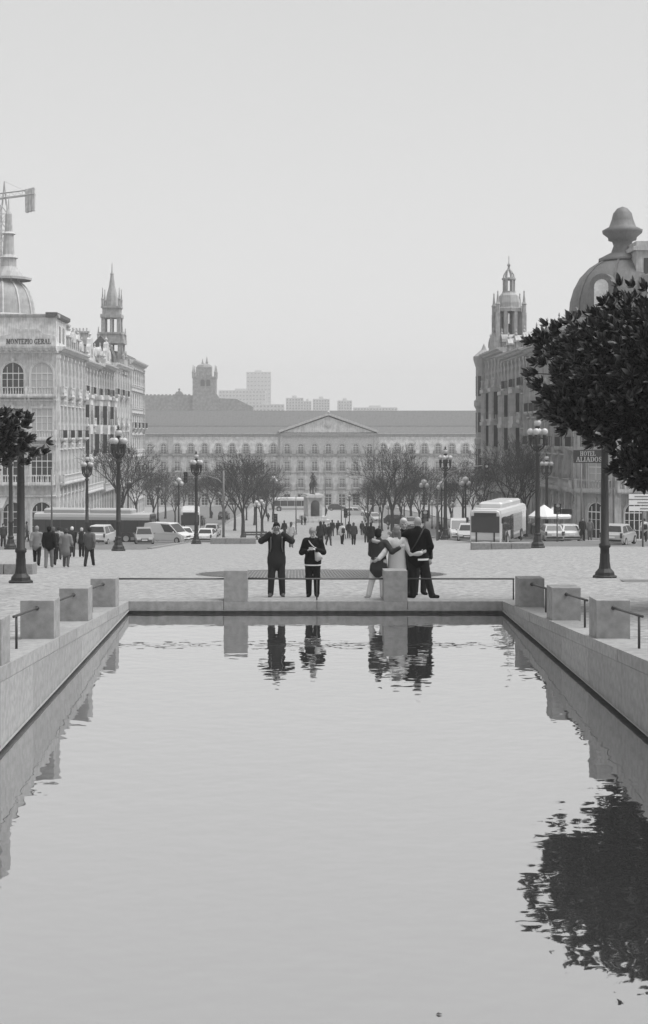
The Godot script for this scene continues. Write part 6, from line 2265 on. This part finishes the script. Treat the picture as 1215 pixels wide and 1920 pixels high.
func build_people() -> void:
	# visitor lifting both hands to her face
	var j := stand()
	j.look = Vector3(0, 0.12, 1)
	j.ell = Vector3(0.36, 1.34, 0.12); j.wrl = Vector3(0.16, 1.52, 0.2); j.hal = Vector3(0.05, 1.6, 0.19)
	j.elr = Vector3(-0.36, 1.34, 0.12); j.wrr = Vector3(-0.16, 1.52, 0.2); j.har = Vector3(-0.05, 1.6, 0.19)
	j.shl.y = 1.43; j.shr.y = 1.43
	j.anl = Vector3(0.14, 0.09, -0.03); j.anr = Vector3(-0.14, 0.09, -0.03); j.tol = Vector3(0.17, 0.035, 0.11); j.tor = Vector3(-0.17, 0.035, 0.11)
	j.knl.x = 0.12; j.knr.x = -0.12
	j.palml = Vector3(0, 0.3, 1); j.palmr = Vector3(0, 0.3, 1)
	var a := person("person in a dark jacket raising both hands to their eyes at the pool end", on(518.5, 33.2), 0, 138, j, {"top": 0.028, "legs": 0.035, "skin": 0.42, "shoe": 0.1, "hair": 0.018, "style": "long", "coat": 0.1, "bulk": 0.022, "collar_cloth": 0.45}, true)
	var st := mb()
	box_at(st, Vector3(0, 1.615, 0.2), Vector3(0.14, 0.075, 0.06))
	lathe(st, [Vector2(0.032, 0), Vector2(0.034, 0.05), Vector2(0, 0.05)], 10, Vector3(0, 1.615, 0.22), Basis(Vector3.RIGHT, PI / 2))
	var cam := obj("pocket_camera", st, M.steel)
	cam.transform = a.transform
	tag(cam, "small camera held up to the face of the person in the dark jacket", "camera")
	for s in [-1.0, 1.0]:
		var sp := mb(true)
		tube(sp, [Vector3(s * 0.13, 1.47, 0.02), Vector3(s * 0.135, 1.38, 0.145), Vector3(s * 0.13, 1.2, 0.155), Vector3(s * 0.15, 1.08, 0.1)], [0.014], 5)
		obj("rucksack_strap", sp, M.steel, a)
	# visitor looking down at a camera in her hands
	j = stand()
	j.look = Vector3(-0.06, -0.5, 1)
	j.head += Vector3(0, -0.01, 0.04)
	j.ell = Vector3(0.27, 1.13, -0.01); j.wrl = Vector3(0.1, 1.2, 0.2); j.hal = Vector3(0.02, 1.23, 0.24)
	j.elr = Vector3(-0.28, 1.12, -0.01); j.wrr = Vector3(-0.14, 1.18, 0.2); j.har = Vector3(-0.06, 1.22, 0.24)
	j.palml = Vector3(0, 1, 0.4); j.palmr = Vector3(0, 1, 0.4)
	a = person("grey-haired person in black with a pale shoulder bag looking down at a small device", on(586.5, 33.2), -4, 130, j, {"top": 0.012, "legs": 0.012, "skin": 0.4, "shoe": 0.015, "hair": 0.24, "bulk": 0.015, "coat": 0.08}, true)
	st = mb()
	box_at(st, Vector3(-0.03, 1.24, 0.265), Vector3(0.11, 0.07, 0.03))
	var dev := obj("pocket_camera", st, M.silver_body)
	dev.transform = a.transform
	tag(dev, "small device in the hands of the grey-haired person in black", "camera")
	var bag := thing("shoulder_bag", "pale soft shoulder bag hanging on the grey-haired person in black", "bag")
	bag.transform = a.transform
	st = mb(true)
	prism(st, PackedVector2Array([Vector2(0.06, 0.94), Vector2(0.12, 0.9), Vector2(0.27, 0.98), Vector2(0.2, 1.12), Vector2(0.08, 1.27), Vector2(0.04, 1.24)]), 0.125, 0.2, Transform3D(), 0.0, 0.02)
	obj("bag_body", st, M.curtain, bag)
	st = mb(true)
	tube(st, [Vector3(0.06, 1.25, 0.16), Vector3(-0.05, 1.36, 0.15), Vector3(-0.13, 1.47, 0.02), Vector3(-0.05, 1.4, -0.12), Vector3(0.2, 1.1, -0.14)], [0.015], 5)
	obj("bag_strap", st, M.curtain, bag)
	var hem := mb()
	lathe(hem, [Vector2(0.212, 0.8), Vector2(0.214, 0.83)], 20, Vector3.ZERO, Basis().scaled(Vector3(1, 1, 0.78)))
	obj("shirt_hem", hem, M.white_paint, a)
	# embracing group; most turn their backs
	j = stand()
	j.look = Vector3(-0.55, 0.05, 1)
	j.elr = Vector3(-0.34, 1.2, -0.17); j.wrr = Vector3(-0.52, 1.3, -0.24); j.har = Vector3(-0.6, 1.35, -0.23)
	j.ell = Vector3(0.2, 1.12, 0.12); j.wrl = Vector3(0.1, 1.0, 0.22); j.hal = Vector3(0.05, 0.97, 0.26)
	j.knl = Vector3(0.16, 0.5, 0.03); j.anl = Vector3(0.25, 0.1, -0.04); j.tol = Vector3(0.34, 0.04, 0.04)
	j.palmr = Vector3(0, 0, -1)
	a = person("person in a dark hooded coat and pale jeans embracing the light coat", on(710, 32.58), 176, 129, j, {"top": 0.045, "legs": 0.5, "skin": 0.4, "shoe": 0.6, "hair": 0.018, "style": "short", "coat": 0.2, "bulk": 0.015}, true)
	st = mb(true)
	tube(st, [Vector3(0.15, 1.5, 0.0), Vector3(0.13, 1.47, -0.1), Vector3(0.03, 1.45, -0.16), Vector3(-0.04, 1.47, -0.15)], [0.03, 0.055, 0.055, 0.02], 8)
	obj("fur_hood", st, M.hair_grey, a)
	j = stand()
	j.look = Vector3(-0.25, 0.0, 1)
	j.ell = Vector3(0.32, 1.14, -0.16); j.wrl = Vector3(0.45, 1.0, -0.24); j.hal = Vector3(0.53, 0.95, -0.24)
	j.elr = Vector3(-0.36, 1.08, -0.12); j.wrr = Vector3(-0.56, 1.13, -0.26); j.har = Vector3(-0.66, 1.17, -0.25)
	j.palml = Vector3(0, 0, -1); j.palmr = Vector3(0, 0, -1)
	a = person("fair-haired person in a light coat with arms spread round both neighbours", on(744, 32.66), 180, 133, j, {"top": 0.55, "legs": 0.08, "skin": 0.4, "shoe": 0.1, "hair": 0.16, "style": "long", "coat": 0.2, "bulk": 0.03}, true)
	j = stand()
	j.look = Vector3(0.5, -0.15, 1)
	j.ell = Vector3(0.34, 1.3, 0.18); j.wrl = Vector3(0.5, 1.36, 0.24); j.hal = Vector3(0.58, 1.38, 0.22)
	j.elr = Vector3(-0.27, 1.12, -0.02); j.wrr = Vector3(-0.24, 0.95, 0.12); j.har = Vector3(-0.2, 0.87, 0.16)
	j.hil = Vector3(0.11, 0.93, 0); j.hir = Vector3(-0.11, 0.93, 0)
	j.knl = Vector3(0.1, 0.5, 0.01); j.anl = Vector3(0.09, 0.09, 0.0); j.tol = Vector3(0.2, 0.035, 0.08)
	j.knr = Vector3(-0.2, 0.5, 0.0); j.anr = Vector3(-0.3, 0.09, -0.03); j.tor = Vector3(-0.44, 0.035, 0.05)
	a = person("tall bald person in a black jacket bending towards the one in the light coat", on(783, 32.6), 176, 152, j, {"top": 0.008, "legs": 0.022, "skin": 0.34, "shoe": 0.012, "hair": 0.2, "style": "bald", "coat": 0.07, "bulk": 0.035}, true)
	var hm := mb()
	lathe(hm, [Vector2(0.238, 0.83), Vector2(0.238, 0.87)], 14, Vector3.ZERO, Basis(Vector3.UP, 0.3).scaled(Vector3(1, 1, 0.8)), 3.4, 5.0)
	obj("shirt_hem", hm, M.white_paint, a)
	var bs := mb(true)
	tube(bs, [Vector3(-0.12, 1.5, -0.06), Vector3(-0.05, 1.36, -0.165), Vector3(0.06, 1.16, -0.175), Vector3(0.16, 1.02, -0.14)], [0.014], 5)
	obj("bag_strap", bs, M.leather, a)
	j = stand()
	j.look = Vector3(0.1, -0.1, 1)
	a = person("white-haired person facing the pool behind the embracing group", on(757, 33.9), -6, 143, j, {"top": 0.02, "legs": 0.02, "skin": 0.33, "shoe": 0.012, "hair": 0.42, "bulk": 0.02}, true)
	j = stand()
	j.look = Vector3(-0.6, 0.0, 1)
	a = person("person in dark clothes looking out behind the tall bald one", on(787, 34.2), 14, 141, j, {"top": 0.02, "legs": 0.03, "skin": 0.42, "shoe": 0.02, "hair": 0.03, "style": "tied", "bulk": 0.02}, true)
	# the walking group by the street: [px, feet row, height px, turn, stride, colours, label]
	var w := [
		[69.0, 1061.0, 74.0, 186.0, 0.9, {"top": 0.2, "legs": 0.015, "skin": 0.35, "shoe": 0.02, "hair": 0.22, "bulk": 0.03}, "grey-haired walker in a mid-grey jacket and black trousers next to the plain post"],
		[92.0, 1065.0, 78.0, 178.0, -0.5, {"top": 0.01, "legs": 0.17, "skin": 0.3, "shoe": 0.3, "hair": 0.015, "bulk": 0.035}, "walker in a black jacket and faded jeans leading the street group"],
		[100.0, 1060.0, 71.0, 182.0, 0.7, {"top": 0.04, "legs": 0.02, "skin": 0.3, "shoe": 0.03, "hair": 0.1, "bulk": 0.02}, "walker in dark clothes half hidden behind the one in faded jeans"],
		[124.0, 1064.0, 72.0, 176.0, 0.3, {"top": 0.19, "legs": 0.1, "skin": 0.3, "shoe": 0.12, "hair": 0.06, "coat": 0.2, "bulk": 0.05}, "stout walker in a loose grey coat with a dark bag"],
		[135.0, 1045.0, 57.0, 190.0, 0.5, {"top": 0.03, "legs": 0.02, "skin": 0.4, "shoe": 0.02, "hair": 0.55, "bulk": 0.03}, "white-haired walker in a dark jacket farther along behind the grey coat"],
		[153.0, 1045.0, 55.0, 180.0, 0.3, {"top": 0.03, "sleeve": 0.35, "legs": 0.015, "skin": 0.4, "shoe": 0.02, "hair": 0.4}, "light-haired walker in a dark waistcoat with pale sleeves"],
		[168.0, 1062.0, 73.0, 168.0, -0.9, {"top": 0.1, "legs": 0.03, "skin": 0.3, "shoe": 0.1, "hair": 0.03, "bulk": 0.03}, "striding walker in a dark grey jacket and dark jeans at the edge of the group"],
		[110.0, 1050.0, 62.0, 184.0, 0.4, {"top": 0.3, "legs": 0.05, "skin": 0.4, "shoe": 0.03, "hair": 0.03, "bulk": 0.02}, "walker in a pale top glimpsed between the black jacket and the grey coat"],
		[6.0, 1026.0, 44.0, 20.0, 0.5, {"top": 0.05, "legs": 0.03, "skin": 0.4, "shoe": 0.02, "hair": 0.03}, "passer-by in dark clothes beneath the shop awning"],
		[50.0, 1016.0, 38.0, 100.0, 0.6, {"top": 0.12, "legs": 0.06, "skin": 0.4, "shoe": 0.02, "hair": 0.04}, "passer-by in grey near the bank's arched doorway"]]
	for q in w:
		person(q[6], spot(q[0], q[1]), q[3], q[2], stride(stand(), q[4]), q[5], false, "people walking on the plaza")
	var hb := thing("hand_bag", "dark handbag carried low by the stout walker in the grey coat", "bag", spot(132, 1064) + Vector3(0, 0.62, 0.05))
	st = mb()
	chamfered(st, -0.16, 0.16, 0.0, 0.26, -0.06, 0.06, 0.02)
	obj("bag_body", st, M.leather, hb)
	st = mb(true)
	tube(st, [Vector3(-0.1, 0.25, 0), Vector3(-0.06, 0.42, 0), Vector3(0.06, 0.42, 0), Vector3(0.1, 0.25, 0)], [0.012], 5)
	obj("handle", st, M.leather, hb)
	# strollers farther down
	var f := [
		[616.0, 1023.0, 41.0, 20.0, 0.9, {"top": 0.015, "legs": 0.05, "skin": 0.4, "shoe": 0.02, "hair": 0.1, "bulk": 0.02}, "striding stroller in a black coat and grey trousers beyond the grating"],
		[607.0, 1012.0, 34.0, 200.0, 0.6, {"top": 0.02, "legs": 0.03, "skin": 0.4, "shoe": 0.02, "hair": 0.03}, "dark-clad stroller close behind the black coat"],
		[623.0, 1006.0, 31.0, 180.0, 0.4, {"top": 0.02, "legs": 0.04, "skin": 0.4, "shoe": 0.02, "hair": 0.03}, "dark-clad stroller heading for the monument"],
		[634.0, 1004.0, 28.0, 180.0, 0.5, {"top": 0.012, "legs": 0.012, "skin": 0.3, "shoe": 0.02, "hair": 0.02, "bulk": 0.03}, "single black-clad stroller farther off by the slim signal"],
		[641.5, 1021.0, 40.0, 150.0, 0.4, {"top": 0.6, "legs": 0.012, "skin": 0.4, "shoe": 0.02, "hair": 0.06, "bulk": 0.02}, "stroller in a white jacket with a black bag"],
		[663.0, 1022.0, 42.0, 170.0, 0.5, {"top": 0.05, "legs": 0.012, "skin": 0.4, "shoe": 0.02, "hair": 0.06, "style": "long", "bulk": 0.04}, "long-haired stroller in a dark jacket over a white hem"],
		[654.0, 1010.0, 32.0, 180.0, 0.3, {"top": 0.02, "legs": 0.03, "skin": 0.4, "shoe": 0.02, "hair": 0.03}, "dark-clad stroller behind the slim signal post"],
		[687.0, 1018.0, 37.0, 180.0, 0.4, {"top": 0.02, "legs": 0.02, "skin": 0.3, "shoe": 0.02, "hair": 0.02}, "dark-clad stroller next to the broad black coat"],
		[695.5, 1029.0, 49.0, 180.0, 0.2, {"top": 0.012, "legs": 0.012, "skin": 0.3, "shoe": 0.02, "hair": 0.02, "bulk": 0.045}, "broad stroller in black closest behind the embracing group"],
		[679.0, 1004.0, 27.0, 180.0, 0.3, {"top": 0.03, "legs": 0.05, "skin": 0.3, "shoe": 0.02, "hair": 0.02}, "small distant stroller by the promenade trees"],
		[546.0, 1027.0, 48.0, 170.0, 0.4, {"top": 0.42, "legs": 0.12, "skin": 0.4, "shoe": 0.05, "hair": 0.08, "style": "long", "bulk": 0.02}, "stroller in a pale coat between the two photographing visitors"],
		[533.0, 1008.0, 32.0, 180.0, 0.4, {"top": 0.015, "legs": 0.03, "skin": 0.4, "shoe": 0.02, "hair": 0.02}, "dark-clad stroller glimpsed beside the raised arms"],
		[601.0, 1030.0, 52.0, 180.0, 0.3, {"top": 0.03, "legs": 0.02, "skin": 0.4, "shoe": 0.02, "hair": 0.03, "style": "long"}, "long-haired stroller behind the grey-haired visitor"],
		[566.0, 984.0, 17.0, 90.0, 0.3, {"top": 0.015, "legs": 0.02, "skin": 0.4, "shoe": 0.02, "hair": 0.02, "bulk": 0.03}, "tiny dark figure at the steps of the monument"],
		[572.0, 985.0, 17.0, 200.0, 0.3, {"top": 0.015, "legs": 0.02, "skin": 0.4, "shoe": 0.02, "hair": 0.02, "bulk": 0.03}, "tiny dark figure in a group of two below the bronze rider"],
		[503.0, 978.0, 16.0, 180.0, 0.4, {"top": 0.02, "legs": 0.02, "skin": 0.4, "shoe": 0.02, "hair": 0.02}, "tiny dark figure on the promenade beside the slim signal"],
		[612.0, 965.0, 13.0, 180.0, 0.4, {"top": 0.02, "legs": 0.02, "skin": 0.4, "shoe": 0.02, "hair": 0.02}, "tiny dark figure crossing before the palace"],
		[397.0, 972.0, 14.0, 180.0, 0.4, {"top": 0.02, "legs": 0.02, "skin": 0.4, "shoe": 0.02, "hair": 0.02}, "tiny dark figure under the far trees near the palace wing"],
		[1092.0, 1009.0, 43.0, 10.0, 0.3, {"top": 0.012, "legs": 0.012, "skin": 0.4, "shoe": 0.02, "hair": 0.1, "bulk": 0.02}, "person in black walking before the arched hotel door"],
		[1106.0, 1005.0, 41.0, 170.0, 0.2, {"top": 0.15, "legs": 0.1, "skin": 0.4, "shoe": 0.02, "hair": 0.1}, "person in grey standing in the hotel doorway"],
		[1208.0, 1010.0, 44.0, 180.0, 0.2, {"top": 0.55, "legs": 0.015, "skin": 0.4, "shoe": 0.02, "hair": 0.03, "bulk": 0.02}, "person in a white top with a black backpack by the direction boards"]]
	for q in f:
		var where := spot(q[0], q[1])
		if q[0] > 1080.0:
			where = on(q[0], 118.0 if q[0] < 1100.0 else (121.0 if q[0] < 1150.0 else 110.0))
		person(q[6], where, q[3], q[2], stride(stand(), q[4]), q[5], false, "people walking on the plaza")
	for q in [[643.5, 1021.0, 40.0, "black shoulder bag on the stroller in the white jacket"], [1209.0, 0.0, 44.0, "black backpack on the person in the white top"]]:
		var where := spot(q[0], q[1]) if q[1] > 0.0 else on(q[0], 110.0)
		var k: float = q[2] * -where.z / F
		var n := thing("back_pack", q[3], "bag", where + Vector3(0, k * 0.55, 0.22))
		st = mb()
		chamfered(st, -0.15, 0.15, 0.0, 0.42, -0.09, 0.09, 0.05)
		obj("bag_body", st, M.leather, n)
		st = mb()
		bx(st, -0.1, 0.1, 0.05, 0.2, 0.09, 0.12)
		obj("pocket", st, M.leather, n)
